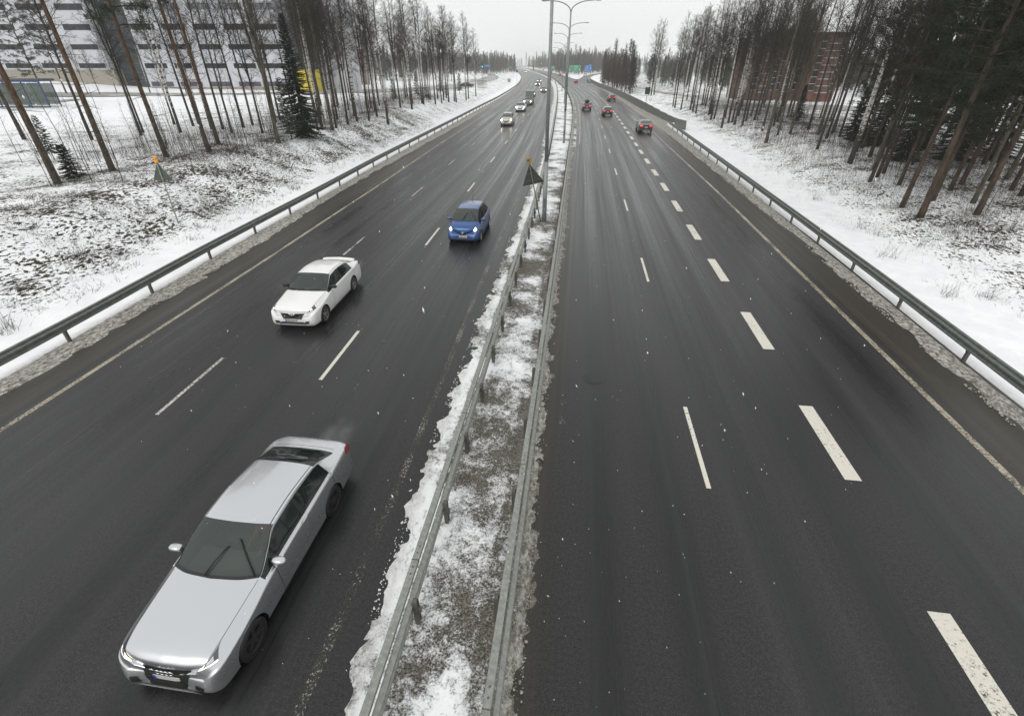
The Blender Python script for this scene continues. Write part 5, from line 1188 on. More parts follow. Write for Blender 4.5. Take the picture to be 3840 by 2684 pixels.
def make_car(name, label, sp, pm, x, y, heading, scale=1.07, near=True, front_lit='lamp_on', tail_lit=False, rim='alloy', group=None, mirror=None, rev=False, extra=None, cat='car', n_=None):
    B = Body(sp); L = sp['L']; n = n_ or (6 if near else 3); ni = len(sp['st'])-1; nj = 10
    root = empty(name, (x, y, 0), heading); root.scale = (scale,)*3; tag(root, label, cat, group)
    ti = np.linspace(0, ni, ni*n+1); tj = np.linspace(0, nj, nj*n+1)
    A = herm(B.C, B.SC, ti); D = np.stack([herm(A[k], slopes(A[k]), tj) for k in range(len(ti))])
    D = np.concatenate([D, (D*np.array([-1, 1, 1]))[:, ::-1][:, 1:]], 1); nJ = D.shape[1]; V = D.reshape(-1, 3).copy()
    Ra = sp['rw']+.05; zc = sp['rw']; hole = np.zeros(len(V), bool)
    for lc in (sp['wf'], sp['wr']):
        w_ = np.abs(V[:, 0]) > .56*sp['st'][5][1]; dl = V[:, 1]-lc; dz = V[:, 2]-zc; rr = np.hypot(dl, dz); ins = w_ & (rr < Ra) & (V[:, 2] < .8)
        hole |= ins; up_ = ins & (dz > 0); lo_ = ins & (dz <= 0)
        V2 = V.copy(); V2[up_, 1] = lc+dl[up_]/np.maximum(rr[up_], 1e-6)*Ra; V2[up_, 2] = zc+dz[up_]/np.maximum(rr[up_], 1e-6)*Ra
        V2[lo_, 1] = lc+np.sign(dl[lo_]+1e-9)*np.sqrt(Ra**2-dz[lo_]**2); V = V2
    parts = {}
    def cell(i, j):
        J = j//n; J = J if J < 10 else 19-J; t = (i+.5)/n
        sd = 0 if j//n < 10 else 1
        if J >= 8:
            if sp['ws'][0] <= t < sp['ws'][1]: return 'windshield'
            if sp['rg'][0] <= t < sp['rg'][1]: return 'rear_window'
        if J == 6:
            for k, (a, b) in enumerate(sp['sw']):
                if a <= t < b: return ('side_window', sd, 0 if k < 2 else 1)
            if sp['sw'][1][1] <= t < sp['sw'][2][0]: return 'pillar'
        return 'body'
    for i in range(len(ti)-1):
        for j in range(nJ-1):
            f = (i*nJ+j, (i+1)*nJ+j, (i+1)*nJ+j+1, i*nJ+j+1)
            if all(hole[list(f)]): continue
            parts.setdefault(cell(i, j), []).append(f)
    off = np.array([0, -L/2, 0])
    def sub(fs):
        ids = sorted({v for f in fs for v in f}); mp = {v: k for k, v in enumerate(ids)}; return [tuple(V[v]+off) for v in ids], [tuple(mp[v] for v in f) for f in fs]
    bV, bF = sub(parts['body'])
    for i0, rv in ((0, 0), (len(ti)-1, 1)):
        ring = [tuple(V[i0*nJ+j]+off) for j in range(nJ-1)]; b0 = len(bV); zc_ = sum(p[2] for p in ring)/len(ring); c = (0, ring[0][1]+(B.C[0 if not rv else -1][10][1]-sp['st'][0 if not rv else -1][0]), zc_)
        bV += ring+[c]; m_ = len(ring)
        for k in range(m_):
            f = (b0+k, b0+(k+1) % m_, b0+m_); bF.append(f[::-1] if rv else f)
    bme = mkmesh('body', bV, bF, pm, True); body = obj('body', bme, root)
    glass = M['glass'] if near else M['glass_far']
    ws = None
    for k, fs in parts.items():
        if k == 'body': continue
        v, f = sub(fs); nm = k if isinstance(k, str) else k[0]
        o = obj(nm, mkmesh(nm, v, f, M['plastic'] if k == 'pillar' else (M['wsglass'] if near and k == 'windshield' else glass), True), root)
        if k == 'windshield': ws = o
    bvh = BVHTree.FromPolygons([Vector(v) for v in bV], bF)
    def loc(p): return (p[0], p[1]-L/2, p[2])
    def done(mb, nm, m, parent=None, smooth=True): mb.v = [loc(p) for p in mb.v]; return mb.build(nm, m, parent or root, smooth)
    def front(x_, z_, off_=.008, rear=False):
        o_ = Vector((x_, 5 if rear else -5, z_)); h = bvh.ray_cast(o_, Vector((0, -1 if rear else 1, 0)))
        yy = h[0].y if h[0] else (L/2-.1 if rear else -L/2+.1); return (x_, yy+(off_ if rear else -off_), z_)
    def fpatch(q, nm, m, parent=None, off_=.008, rear=False, n1=8, n2=4, mbo=None):
        mb = mbo or MB(); V_ = []
        for a in range(n1+1):
            for b in range(n2+1):
                u, v = a/n1, b/n2; t = [(q[0][k]*(1-u)+q[1][k]*u)*(1-v)+(q[3][k]*(1-u)+q[2][k]*u)*v for k in (0, 1)]; V_.append(front(t[0], t[1], off_, rear))
        mb.add(V_, [(a*(n2+1)+b, (a+1)*(n2+1)+b, (a+1)*(n2+1)+b+1, a*(n2+1)+b+1) for a in range(n1) for b in range(n2)])
        return mb.build(nm, m, parent or root, True)
    # wheels
    R_ = sp['rw']; wW = sp['st'][5][1]
    for lc in (sp['wf'], sp['wr']):
        for s_ in (-1, 1):
            wh = empty('wheel', (s_*(wW-.115), lc-L/2, R_)); wh.parent = root
            mb = MB(); mb.lathe([(R_*.66, -.10), (R_*.93, -.105), (R_, -.075), (R_, .075), (R_*.93, .105), (R_*.66, .10)], (0, 0, 0), 28 if near else 12); mb.build('tyre', M['tyre'], wh, True)
            mb = MB(); rm = M[rim]
            mb.lathe([(R_*.66, s_*.10), (R_*.62, s_*.085), (R_*.60, s_*.02), (0, s_*.015)], (0, 0, 0), 28 if near else 12, 1)
            mb.lathe([(R_*.67, s_*.103), (R_*.615, s_*.10), (R_*.60, s_*.07)], (0, 0, 0), 28 if near else 12, 0)
            for k in range(5):
                a = k*1.2566; mb2 = MB(); w1_, w2_ = .028, .042
                for (r0_, r1_) in ((.0, R_*.63),):
                    c0, s0 = math.cos(a), math.sin(a); q = [(r0_, -w2_), (r1_, -w1_), (r1_, w1_), (r0_, w2_)]
                    Vq = [(s_*h_, r__*c0-t_*s0, r__*s0+t_*c0) for h_ in (.055, .088) for r__, t_ in q]; mb.add(Vq, [(0, 1, 2, 3), (4, 5, 6, 7), (0, 1, 5, 4), (2, 3, 7, 6), (1, 2, 6, 5)], 0)
            mb.lathe([(.06, s_*.06), (.055, s_*.098), (0, s_*.10)], (0, 0, 0), 12, 0)
            mb.build('rim', [rm, M['steelrim']], wh)
            mb = MB(); N_ = 16; Vq = []
            for k in range(N_+1):
                a = -.25+(math.pi+.5)*k/N_
                for xx in (-.24, .10): Vq.append((s_*xx, math.cos(a)*(R_+.052), math.sin(a)*(R_+.052)))
            mb.add(Vq, [(2*k, 2*k+1, 2*k+3, 2*k+2) for k in range(N_)]); mb.add([(s_*-.24, math.cos(a)*(R_+.06), math.sin(a)*(R_+.06)) for a in np.linspace(0, 6.28, 20)[:-1]], [tuple(range(19))])
            mb.build('wheel_arch_liner', M['plastic'], wh)
    # mirrors
    a0_ = sp['ws'][0]
    for s_ in (-1, 1):
        p = B.S(a0_+.75, 6.15); mx0, my0, mz0 = p[0]*s_, p[1], p[2]+.055
        mb = MB(); NV = 10; Vq = []; Fq = []
        for a in range(NV+1):
            th = math.pi*a/NV
            for b in range(12):
                ph = 2*math.pi*b/12; ex = lambda c: math.copysign(abs(c)**.75, c)
                Vq.append((mx0+s_*.125+ex(math.cos(th))*.125, my0+ex(math.sin(th)*math.cos(ph))*.075, mz0+.03+ex(math.sin(th)*math.sin(ph))*.065))
        for a in range(NV):
            for b in range(12): Fq.append((a*12+b, a*12+(b+1) % 12, (a+1)*12+(b+1) % 12, (a+1)*12+b))
        mb.add(Vq, Fq); mr = done(mb, 'side_mirror', mirror or PLAIN[pm.name])
        mb = MB(); mb.box((mx0+s_*.01, my0+.01, mz0-.02), (.13, .06, .04)); done(mb, 'mirror_arm', M['plastic'], mr, False)
    # seams, door handles, sills
    nw = sp['ws'][0]
    if near:
        mb = MB()
        for t in (nw+.62, sp['sw'][1][1]+.5, sp['sw'][2][1]+.35):
            for s_ in (-1, 1): patch(B, [(t, 2.2), (t+.03, 2.2), (t+.03, 5.95), (t, 5.95)], .002, s_, 1, 14, 0, mb)
        for s_ in (-1, 1):
            patch(B, [(1.3, 8.02), (1.3, 8.12), (nw-.12, 8.08), (nw-.12, 7.98)], .003, s_, 1, 18, 0, mb)      # bonnet edge
            patch(B, [(nw+.6, 2.12), (nw+.6, 2.2), (sp['sw'][2][1]+.3, 2.2), (sp['sw'][2][1]+.3, 2.12)], .002, s_, 1, 14, 0, mb)
            patch(B, [(sp['ws'][1], 8.25), (sp['ws'][1], 8.31), (sp['rg'][0], 8.31), (sp['rg'][0], 8.25)], .002, s_, 1, 14, 0, mb)   # roof gutter
        for (t0, j0, t1, j1) in ((sp['rg'][1]+.35, 8.2, sp['rg'][1]+.36, 10),):
            for s_ in (-1, 1): patch(B, [(t0, j0), (t0+.03, j0), (t1+.03, j1), (t1, j1)], .002, s_, 1, 8, 0, mb)
        done(mb, 'panel_gap', M['seam'], body, False)
        for t in (nw+2.65, sp['sw'][2][1]+.08):
            for s_ in (-1, 1): done(patch(B, [(t, 5.15), (t+.36, 5.15), (t+.36, 5.42), (t, 5.42)], .03, s_, 4, 2), 'door_handle', PLAIN[pm.name])
        for s_ in (-1, 1):
            mb = MB(); tt = np.linspace(nw+.05, sp['sw'][3][1], 24); mb.tube([B.P(t, 6.0, .004, s_) for t in tt], .009, 5); done(mb, 'window_trim', M['chrome'] if rim == 'steelrim' else M['plastic'])
        for s_ in (-1, 1):
            mb = MB(); mb.tube([B.P(nw+.02+(sp['ws'][1]-nw-.02)*k/10, 8.02, .002, s_) for k in range(11)], .008, 5); done(mb, 'windscreen_seal', M['plastic'], ws)
            mb = MB(); patch(B, [(nw+.45, 1.7), (nw+.45, 2.05), (sp['sw'][2][1]+.15, 2.05), (sp['sw'][2][1]+.15, 1.7)], .025, s_, 3, 14, 0, mb); done(mb, 'sill', PLAIN[pm.name])
        for (p0, p1) in (((nw+.06, 8.4, 1), (nw+1.35, 9.4, 1)), ((nw+.05, 9.75, -1), (nw+1.05, 9.75, 1))) if sp is not LIFT else (((nw+.06, 8.6, -1), (nw+.26, 9.9, -1)), ((nw+.05, 9.6, 1), (nw+.2, 8.7, 1))):
            mb = MB(); q0 = np.array(B.P(p0[0], p0[1], .02, p0[2])); q1 = np.array(B.P(p1[0], p1[1], .022, p1[2])); mid = np.array(B.P((p0[0]+p1[0])/2, (p0[1]*p0[2]+p1[1]*p1[2])/2 if p0[2] == p1[2] and p0[2] > 0 else 9.9, .03, 1)) if 0 else (q0+q1)/2+np.array([0, -.02, .03])
            mb.tube([q0, mid, q1], [.016, .014, .011], 5); done(mb, 'wiper', M['plastic'], ws)
        for s_ in (-1, 1): mb = MB(); done(patch(B, [(nw-.03, 8.05), (nw+.13, 8.05), (nw+.13, 10), (nw-.03, 10)], .005, s_, 1, 12, 0, mb), 'cowl', M['plastic'], ws)
        # cabin
        mb = MB(); cab = sp['st'][nw][0]; H_ = sp['st'][nw+2][6]
        mb.box((0, cab+.25, .80), (1.35, .5, .16)); done(mb, 'dashboard', M['seat'], root, False)
        for dx in (-.36, .36):
            mb = MB(); mb.box((dx, cab+1.15, .50), (.50, .52, .22)); mb.box((dx, cab+1.42, .80), (.48, .14, .62)); mb.box((dx, cab+1.46, 1.16), (.26, .09, .16)); done(mb, 'seat', M['seat'], root, False)
        mb = MB(); mb.box((0, cab+2.1, .50), (1.25, .5, .22)); mb.box((0, cab+2.38, .78), (1.25, .14, .5)); done(mb, 'rear_seat', M['seat'], root, False)
        mb = MB(); mb.tube([(.36+.18*math.cos(a), cab+.62-.03*math.sin(a), .86+.17*math.sin(a)) for a in np.linspace(0, 6.28, 17)], .016, 5, cap=False); done(mb, 'steering_wheel', M['plastic'], root)
        mb = MB(); mb.box((0, (cab+sp['st'][-3][0])/2+.1, .40), (1.5, sp['st'][-3][0]-cab-.1, .03)); done(mb, 'cabin_floor', M['plastic'], root, False)
    if extra: extra(dict(B=B, root=root, body=body, fpatch=fpatch, front=front, done=done, pm=pm, sp=sp, loc=loc, near=near))
    return root
def plate(K, z, text=None, rear=False, w_=.44, h_=.105, x0=0):
    sgn = -1
    p = K['front'](x0, z, .02, rear); pass
    mb = MB(); mb.box((p[0], p[1], p[2]), (w_, .012, h_)); o = mb.build('number_plate', M['plate'], K['root'])
    s_ = 1 if rear else -1
    mb = MB(); mb.box((p[0]-w_*.46*(1 if not rear else -1), p[1]+s_*.008, p[2]), (w_*.09, .006, h_)); mb.build('country_band', M['plateblue'], o)
    if text:
        t = obj('lettering', text_mesh(text, h_*.92, M['ink']), o); t.rotation_euler = (R(90), 0, 0 if not rear else math.pi); t.location = (p[0]+.02*(1 if not rear else -1), p[1]+s_*.0085, p[2])
def ring(c, r_, t_, n=20, sq=1.):
    return [(c[0]+r_*math.cos(a), c[1], c[2]+r_*sq*math.sin(a)) for a in np.linspace(0, 2*math.pi, n+1)], t_
def silver_front(K):
    B = K['B']; fp = K['fpatch']; s_ = K['sp']
    for s in (-1, 1):
        h = K['done'](patch(B, [(.35, 7.5), (2.5, 6.35), (3.2, 7.2), (1.1, 8.25)], .006, s), 'headlight', M['lens_d'])
        K['done'](patch(B, [(.5, 7.55), (1.35, 7.05), (1.75, 7.5), (1.02, 8.0)], .012, s, 5, 3), 'lamp', M['lamp_on'], h)
        K['done'](patch(B, [(1.7, 6.9), (2.3, 6.55), (2.5, 6.9), (2.0, 7.2)], .012, s, 5, 3), 'lamp', M['chrome'], h)
        K['done'](patch(B, [(.4, 7.42), (2.4, 6.28), (2.45, 6.36), (.45, 7.5)], .013, s, 8, 1), 'lamp_strip', M['lamp_cool'], h)
        fp([(.45*s, .31), (.60*s, .31), (.62*s, .42), (.48*s, .44)], 'air_intake', M['plastic'])
        K['done'](patch(B, [(13.6, 4.6), (15.2, 4.6), (15.2, 5.9), (13.9, 5.9)], .006, s), 'tail_light', M['tail'])
    g = fp([(-.30, .30), (.30, .30), (.41, .66), (-.41, .66)], 'grille', M['plastic'], n1=12, n2=8)
    for k in range(6): z = .335+k*.05; fp([(-.31-.016*k, z), (.31+.016*k, z), (.31+.016*k, z+.008), (-.31-.016*k, z+.008)], 'grille_bar', M['steelrim'], g, .016, n1=10, n2=1)
    for k in range(4):
        p = K['front']((k-1.5)*.072, .60, .03); pts, t_ = ring(p, .047, .008); mb = MB(); mb.tube(pts, t_, 6, cap=False); mb.build('emblem_ring', M['chrome'], g, True)
    fp([(-.60, .285), (.60, .285), (.62, .315), (-.62, .315)], 'lower_lip', PLAIN[K['pm'].name], None, .03, n1=12, n2=2)
    plate(K, .46)
def white_front(K):
    B = K['B']; fp = K['fpatch']
    for s in (-1, 1):
        h = K['done'](patch(B, [(.6, 6.9), (2.9, 6.2), (3.2, 7.2), (1.25, 8.2)], .006, s), 'headlight', M['lens_d'])
        K['done'](patch(B, [(1.75, 6.75), (2.3, 6.6), (2.4, 7.25), (1.9, 7.45)], .012, s, 4, 3), 'lamp', M['lamp_cool'], h)
        K['done'](patch(B, [(1.0, 7.0), (1.4, 6.9), (1.6, 7.5), (1.25, 7.7)], .012, s, 4, 3), 'lamp', M['chrome'], h)
        fp([(.44*s, .31), (.62*s, .33), (.66*s, .43), (.50*s, .41)], 'fog_light_recess', M['plastic'])
        K['done'](patch(B, [(13.6, 4.6), (15.2, 4.6), (15.2, 5.9), (13.9, 5.9)], .006, s), 'tail_light', M['tail'])
    g = fp([(-.34, .47), (.34, .47), (.46, .675), (-.46, .675)], 'grille', M['plastic'], n1=14, n2=5)
    for k in range(17): x_ = -.40+k*.05; fp([(x_*.78, .48), (x_*.78+.008, .48), (x_+.008, .67), (x_, .67)], 'grille_bar', M['steelrim'], g, .018, n1=1, n2=4)
    fp([(-.06, .61), (.06, .61), (.15, .69), (-.15, .69)], 'badge_panel', PLAIN[K['pm'].name], None, .02)
    p = K['front'](0, .66, .04); pts, t_ = ring(p, .045, .008); mb = MB(); mb.tube(pts, t_, 6, cap=False); mb.tube([(p[0]-.03, p[1], p[2]-.02), (p[0]+.01, p[1], p[2]+.03), (p[0]+.03, p[1], p[2]-.015)], .006, 5); mb.build('badge', M['chrome'], g, True)
    fp([(-.52, .29), (.52, .29), (.42, .37), (-.42, .37)], 'lower_grille', M['plastic'])
    o = text_mesh('vRS', .05, M['chrome']); t = obj('lettering', o, g); p = K['front'](.26, .53, .025); t.rotation_euler = (R(90), 0, 0); t.location = p
    plate(K, .42, 'ZKG-819', x0=-.05)
    mb = MB(); V = []; n = 16                      # spoiler lip on the boot
    ti = 13.55
    q = [B.P(ti, 8.0+2.0*k/n, .0, 1) for k in range(n+1)]; q = q+[(-a, b, c) for a, b, c in q[::-1][1:]]
    for (a, b, c) in q:
        f = 1-abs(a)/.7; V += [(a, b-.02, c+.0), (a, b+.10, c+.055+.02*f), (a, b+.17, c+.06+.02*f), (a, b+.14, c+.03)]
    m = len(q); mb.add(V, [(4*i+k, 4*i+(k+1) % 4, 4*(i+1)+(k+1) % 4, 4*(i+1)+k) for i in range(m-1) for k in range(4)]); K['done'](mb, 'spoiler', PLAIN[K['pm'].name])
def blue_front(K):
    B = K['B']; fp = K['fpatch']
    for s in (-1, 1):
        h = K['done'](patch(B, [(.9, 6.3), (2.2, 6.1), (4.2, 7.3), (1.3, 7.9)], .006, s), 'headlight', M['lens_d'])
        K['done'](patch(B, [(1.0, 6.4), (2.1, 6.2), (2.6, 7.1), (1.25, 7.6)], .012, s, 5, 4), 'lamp', M['lamp_on'], h)
        fp([(.50*s, .30), (.60*s, .30), (.60*s, .345), (.50*s, .345)], 'fog_light', M['chrome'])
        K['done'](patch(B, [(11.9, 4.6), (13.4, 4.6), (13.2, 6.2), (12.1, 6.2)], .006, s), 'tail_light', M['tail'])
    g = fp([(-.16, .51), (.16, .51), (.36, .61), (-.36, .61)], 'grille', M['plastic'])
    p = K['front'](0, .62, .035); mb = MB()
    for r_, sq in ((.06, .72),): pts, t_ = ring(p, r_, .008, sq=sq); mb.tube(pts, t_, 6, cap=False)
    pts, t_ = ring((p[0], p[1], p[2]+.01), .026, .006, sq=1.3); mb.tube(pts, t_, 5, cap=False); pts, t_ = ring((p[0], p[1], p[2]+.022), .045, .006, sq=.4); mb.tube(pts, t_, 5, cap=False); mb.build('emblem', M['chrome'], g, True)
    fp([(-.42, .295), (.42, .295), (.36, .355), (-.36, .355)], 'lower_grille', M['plastic']); plate(K, .43, 'GJL-125')
    q = B.S(K['sp']['rg'][0]-.2, 10); mb = MB(); mb.tube([(0, q[1], q[2]), (0, q[1]+.12, q[2]+.52)], [.012, .004], 5); K['done'](mb, 'aerial', M['plastic'])
def far_front(lit='lamp_far', hi=1.0):
    def f(K):
        B = K['B']; sp = K['sp']; big = sp['rg'][1]
        for s in (-1, 1):
            h = K['done'](patch(B, [(1.05, 6.1), (2.6, 5.8), (2.7, 7.2), (1.2, 7.8)], .008, s, 5, 3), 'headlight', M['lens_d'])
            K['done'](patch(B, [(1.15, 6.2), (2.2, 5.95), (2.2, 7.2), (1.3, 7.6)], .016, s, 4, 3), 'lamp', M[lit], h)
            K['done'](patch(B, [(big+.5, 4.6), (big+2, 4.6), (big+2, 5.9), (big+.7, 5.9)], .008, s, 3, 3), 'tail_light', M['tail'])
        K['fpatch']([(-.32, .48), (.32, .48), (.42, .6), (-.42, .6)], 'grille', M['plastic'], n1=5, n2=2); K['fpatch']([(-.5, .24), (.5, .24), (.44, .33), (-.44, .33)], 'lower_grille', M['plastic'], n1=5, n2=2)
        plate(K, .41)
    return f
def far_rear(box=False, big_z=.78):
    def f(K):
        B = K['B']; sp = K['sp']; zz = sp['st'][-2][3]
        for s in (-1, 1):
            K['fpatch']([(.42*s, zz-.13), (.76*s, zz-.13), (.76*s, zz+.04), (.46*s, zz+.03)], 'tail_light', M['tail_on'], None, .02, True, 5, 3)
            K['fpatch']([(.2*s, .26), (.6*s, .26), (.6*s, .30), (.2*s, .30)], 'bumper_trim', M['chrome'] if sp is SEDAN else M['plastic'], None, .015, True, 5, 1)
        plate(K, .66 if sp is not SEDAN else .72, rear=True)
        K['fpatch']([(-.6, .30), (.6, .30), (.62, .42), (-.62, .42)], 'bumper', M['plastic'], None, .01, True, 6, 2)
        if box:
            t = sp['ws'][1]+1.2; q = B.S(t, 10); mb = MB(); z0 = q[2]+.05
            pr = [(-.36, 0), (-.42, .12), (-.34, .30), (.34, .30), (.42, .12), (.36, 0)]; V = []
            ls = [(-.95, .55), (-.8, .9), (-.3, 1), (.7, 1), (.95, .92), (1.02, .7)]
            for l_, f_ in ls: V += [(a*f_, q[1]+.35+l_, z0+b*f_) for a, b in pr]
            mb.add(V, [(6*i+k, 6*i+(k+1) % 6, 6*(i+1)+(k+1) % 6, 6*(i+1)+k) for i in range(5) for k in range(6)]+[tuple(range(6))[::-1], tuple(range(30, 36))]); K['done'](mb, 'roof_box', M['plastic'])
            mb = MB(); mb.add([(a*.86, q[1]+.35+b, z0+.305) for a, b in ((-.33, -.2), (.33, -.2), (.33, .92), (-.33, .92))], [(0, 1, 2, 3)]); K['done'](mb, 'snow_layer', M['snow'])
            for l_ in (-.35, .6):
                mb = MB(); mb.box((0, q[1]+.35+l_, z0-.02), (1.1, .06, .04)); K['done'](mb, 'roof_bar', M['galv'])
    return f
p_silver = paint('silver paint', (.60, .61, .63), .85, .24); p_white = paint('white paint', (.80, .80, .79)); p_blue = paint('blue paint', (.010, .07, .24), .3, .28)
p_beige = paint('champagne paint', (.46, .44, .38), .4); p_grey = paint('grey paint', (.16, .165, .165), .4); p_dark = paint('dark paint', (.022, .024, .026), .2); p_navy = paint('dark blue paint', (.02, .026, .05), .3); p_green = paint('grey green paint', (.15, .175, .15), .4); p_red = paint('dark red paint', (.22, .03, .025), .2)
M['blkmirror'] = M['blk']
make_car('silver_sedan', 'big silver sedan nearest the bridge, bonnet towards the bottom left corner, headlamps on', SEDAN, p_silver, -5.60, 2.63+2.435, 0, 1.0, extra=silver_front, rim='steelrim')
make_car('white_sedan', 'white liftback car with black mirrors and a rear spoiler in the middle oncoming lane', LIFT, p_white, -9.96, 13.85+2.39, R(2.6), .985, extra=white_front, mirror=M['blk'])
make_car('blue_hatchback', 'small blue hatchback with lit headlamps in the lane beside the median', HATCH, p_blue, -5.86, 24.02+1.99, R(.5), 1.05, extra=blue_front)
def on_left(px, py, sp, pm, label, group=None, lit='lamp_far', sc_=1.05, name='oncoming_car'):
    x, y = G(px, py, .2); hd = math.atan2(-(LE(y+5)-LE(y-5)), 10); c = (x-math.sin(hd)*sp['L']/2*sc_, y+math.cos(hd)*sp['L']/2*sc_)
    return make_car(name, label, sp, pm, c[0], c[1], hd, sc_, False, extra=far_front(lit), group=group, n_=4 if y < 130 else 2), (x, y, hd)
def on_right(px, py, sp, pm, label, box=False, group=None, sc_=1.05, name='departing_car'):
    x, y = G(px, py, .25); hd = math.atan2(-(LN(y+5)-LN(y-5)), 10); c = (x-math.sin(hd)*sp['L']/2*sc_, y+math.cos(hd)*sp['L']/2*sc_)
    return make_car(name, label, sp, pm, c[0], c[1], hd+math.pi, sc_, False, extra=far_rear(box), group=group, n_=4 if y < 160 else 2)
on_left(1898, 468, MPV, p_beige, 'champagne minivan with yellow headlamps, first car beyond the blue hatchback', name='minivan')
on_left(1950, 416, SEDAN, p_silver, 'pale silver sedan just behind the champagne minivan', name='silver_sedan')
r_, (tx, ty, th) = on_left(1978, 392, SEDAN, p_grey, 'dark grey car towing a box trailer behind the pale silver sedan', name='grey_sedan')
on_left(1994, 361, WAGON, p_grey, 'grey estate car with lit headlamps behind the box trailer', name='estate_car')
on_left(2038, 345, SEDAN, p_green, 'grey green car in the inner lane half hidden by the thick lamp post', name='green_sedan')
on_left(2016, 321, WAGON, p_dark, 'dark car with very bright headlamps, in front of its twin in the far bend', name='dark_car')
on_left(2022, 308, WAGON, p_dark, 'dark car closely following another dark car with bright headlamps in the far bend', name='dark_car')
on_left(1971.5, 272, HATCH, p_dark, 'tiny far car with two bright headlamps, nearer one of the two before the bend', name='far_car')
on_left(1943, 261, HATCH, p_dark, 'tiny far car with two bright headlamps, farther one of the two before the bend', name='far_car')
for i, (px, py) in enumerate(((1931, 255), (1920, 252.5), (1915, 254.5), (1908, 253))):
    x, y = G(px, py, .2); y = min(y, 1150); x = LE(y)+3+(i % 3)*3.4; make_car('far_car', 'car in the distant queue whose headlamps glow through the haze', HATCH, p_dark, x, y-i*25, math.atan2(-(LE(900)-LE(890)), 10), 1.07, False, extra=far_front('lamp_far'), group='queue of far cars in the haze', n_=2)
# box trailer
tr = empty('box_trailer', (tx-math.sin(th)*8.0, ty+math.cos(th)*8.0, 0), th); tag(tr, 'tall grey green box trailer towed by the dark grey car', 'trailer')
mb = MB(); mb.box((0, 0, 1.55), (1.95, 3.2, 2.1)); mb.build('box_body', mat('grey green trailer panel', (.17, .20, .17), .6, noise_amt=.1), tr)
mb = MB(); mb.box((0, 0, 2.63), (2.0, 3.26, .08)); mb.build('roof', M['white_slab'], tr)
mb = MB(); mb.box((0, 0, .45), (1.7, 3.1, .12)); mb.box((0, -2.3, .45), (.1, 1.4, .1)); mb.build('chassis', M['blk'], tr)
for s in (-1, 1):
    mb = MB(); mb.lathe([(0, -.1), (.3, -.1), (.33, -.06), (.33, .06), (.3, .1), (0, .1)], (s*.85, .2, .33), 16); mb.build('wheel', M['tyre'], tr)
on_right(2421, 493, SEDAN, p_dark, 'dark sedan with red tail lamps in the right-hand lane, nearest departing car', name='dark_sedan')
on_right(2278, 431, WAGON, p_dark, 'black hatchback with a pale roof, its tail lamps lit, in the middle lane', name='black_hatchback')
on_right(2200, 411, WAGON, p_navy, 'dark blue estate car carrying a black roof box with snow on it', True, name='estate_car')
on_right(2295, 377, WAGON, p_dark, 'dark car with wide red tail lamps farther on by the barrier', name='dark_car')
on_right(2161, 310, HATCH, p_red, 'reddish car in the distance just before the snow wedge', name='red_car')
on_right(2102, 284, HATCH, p_red, 'faint red car far away behind the lamp poles', name='red_car')
on_right(2038, 264.5, HATCH, p_navy, 'faint bluish car far away on the departing carriageway', name='far_car')
x, y = G(2194, 288); make_car('van', 'pale van coming down the slip road in the haze', MPV, paint('pale van paint', (.5, .5, .46)), x, y, R(-10), 1.15, False, extra=far_front('lens_d'), n_=2)
x, y, z = at(1751, 327); c_ = make_car('dark_car', 'dark car with red tail lamps waiting at the side road junction behind the birches', SEDAN, p_dark, x, y, R(-60)+math.pi, 1.0, False, extra=far_rear(), n_=2); c_.location.z = z+.1

# driver of the silver car
def skin_person(name, joints, edges, radii, m, parent=None, root_i=0, sub=2):
    me = bpy.data.meshes.new(name); me.from_pydata(joints, edges, []); o = bpy.data.objects.new(name, me); COL.objects.link(o)
    md = o.modifiers.new('skin', 'SKIN'); md.use_smooth_shade = True
    for i, r_ in enumerate(radii): me.skin_vertices[0].data[i].radius = (r_, r_*.85 if i < 4 else r_)
    for i in range(len(radii)): me.skin_vertices[0].data[i].use_root = (i == root_i)
    s_ = o.modifiers.new('sub', 'SUBSURF'); s_.levels = sub; s_.render_levels = sub; bpy.context.view_layer.update()
    nm = bpy.data.meshes.new_from_object(o.evaluated_get(bpy.context.evaluated_depsgraph_get())); bpy.data.objects.remove(o); nm.materials.clear(); nm.materials.append(m)
    nm.polygons.foreach_set('use_smooth', np.ones(len(nm.polygons), dtype=bool)); return obj(name, nm, parent)
M['skin_t'] = mat('skin', (.42, .25, .19), .6); M['pink'] = mat('pink knit', (.55, .14, .24), .9); M['trouser'] = mat('dark trousers', (.03, .03, .04), .9); M['hair'] = mat('fair hair', (.22, .15, .09), .7)
px_, py_ = -5.60+.31, 2.63+1.46+1.0
J = [(0, 0, .62), (0, .03, .82), (0, .04, 1.0), (0, .03, 1.12), (0, 0, 1.2), (0, -.02, 1.30), (.17, .03, 1.06), (.22, -.12, .88), (.17, -.38, .93), (.15, -.46, .96), (-.17, .03, 1.06), (-.22, -.12, .88), (-.17, -.38, .93), (-.15, -.46, .96), (.1, -.1, .60), (.12, -.5, .66), (.12, -.8, .42), (-.1, -.1, .60), (-.12, -.5, .66), (-.12, -.8, .42)]
E_ = [(0, 1), (1, 2), (2, 3), (3, 4), (4, 5), (2, 6), (6, 7), (7, 8), (8, 9), (2, 10), (10, 11), (11, 12), (12, 13), (0, 14), (14, 15), (15, 16), (0, 17), (17, 18), (18, 19)]
RD = [.15, .14, .15, .055, .085, .08, .06, .048, .035, .03, .06, .048, .035, .03, .08, .065, .045, .08, .065, .045]
pr = skin_person('person', J, E_, RD, M['pink']); pr.location = (px_, py_, -.06); tag(pr, 'driver in a pink top dimly seen behind the silver sedan windscreen, hands on the wheel', 'person')
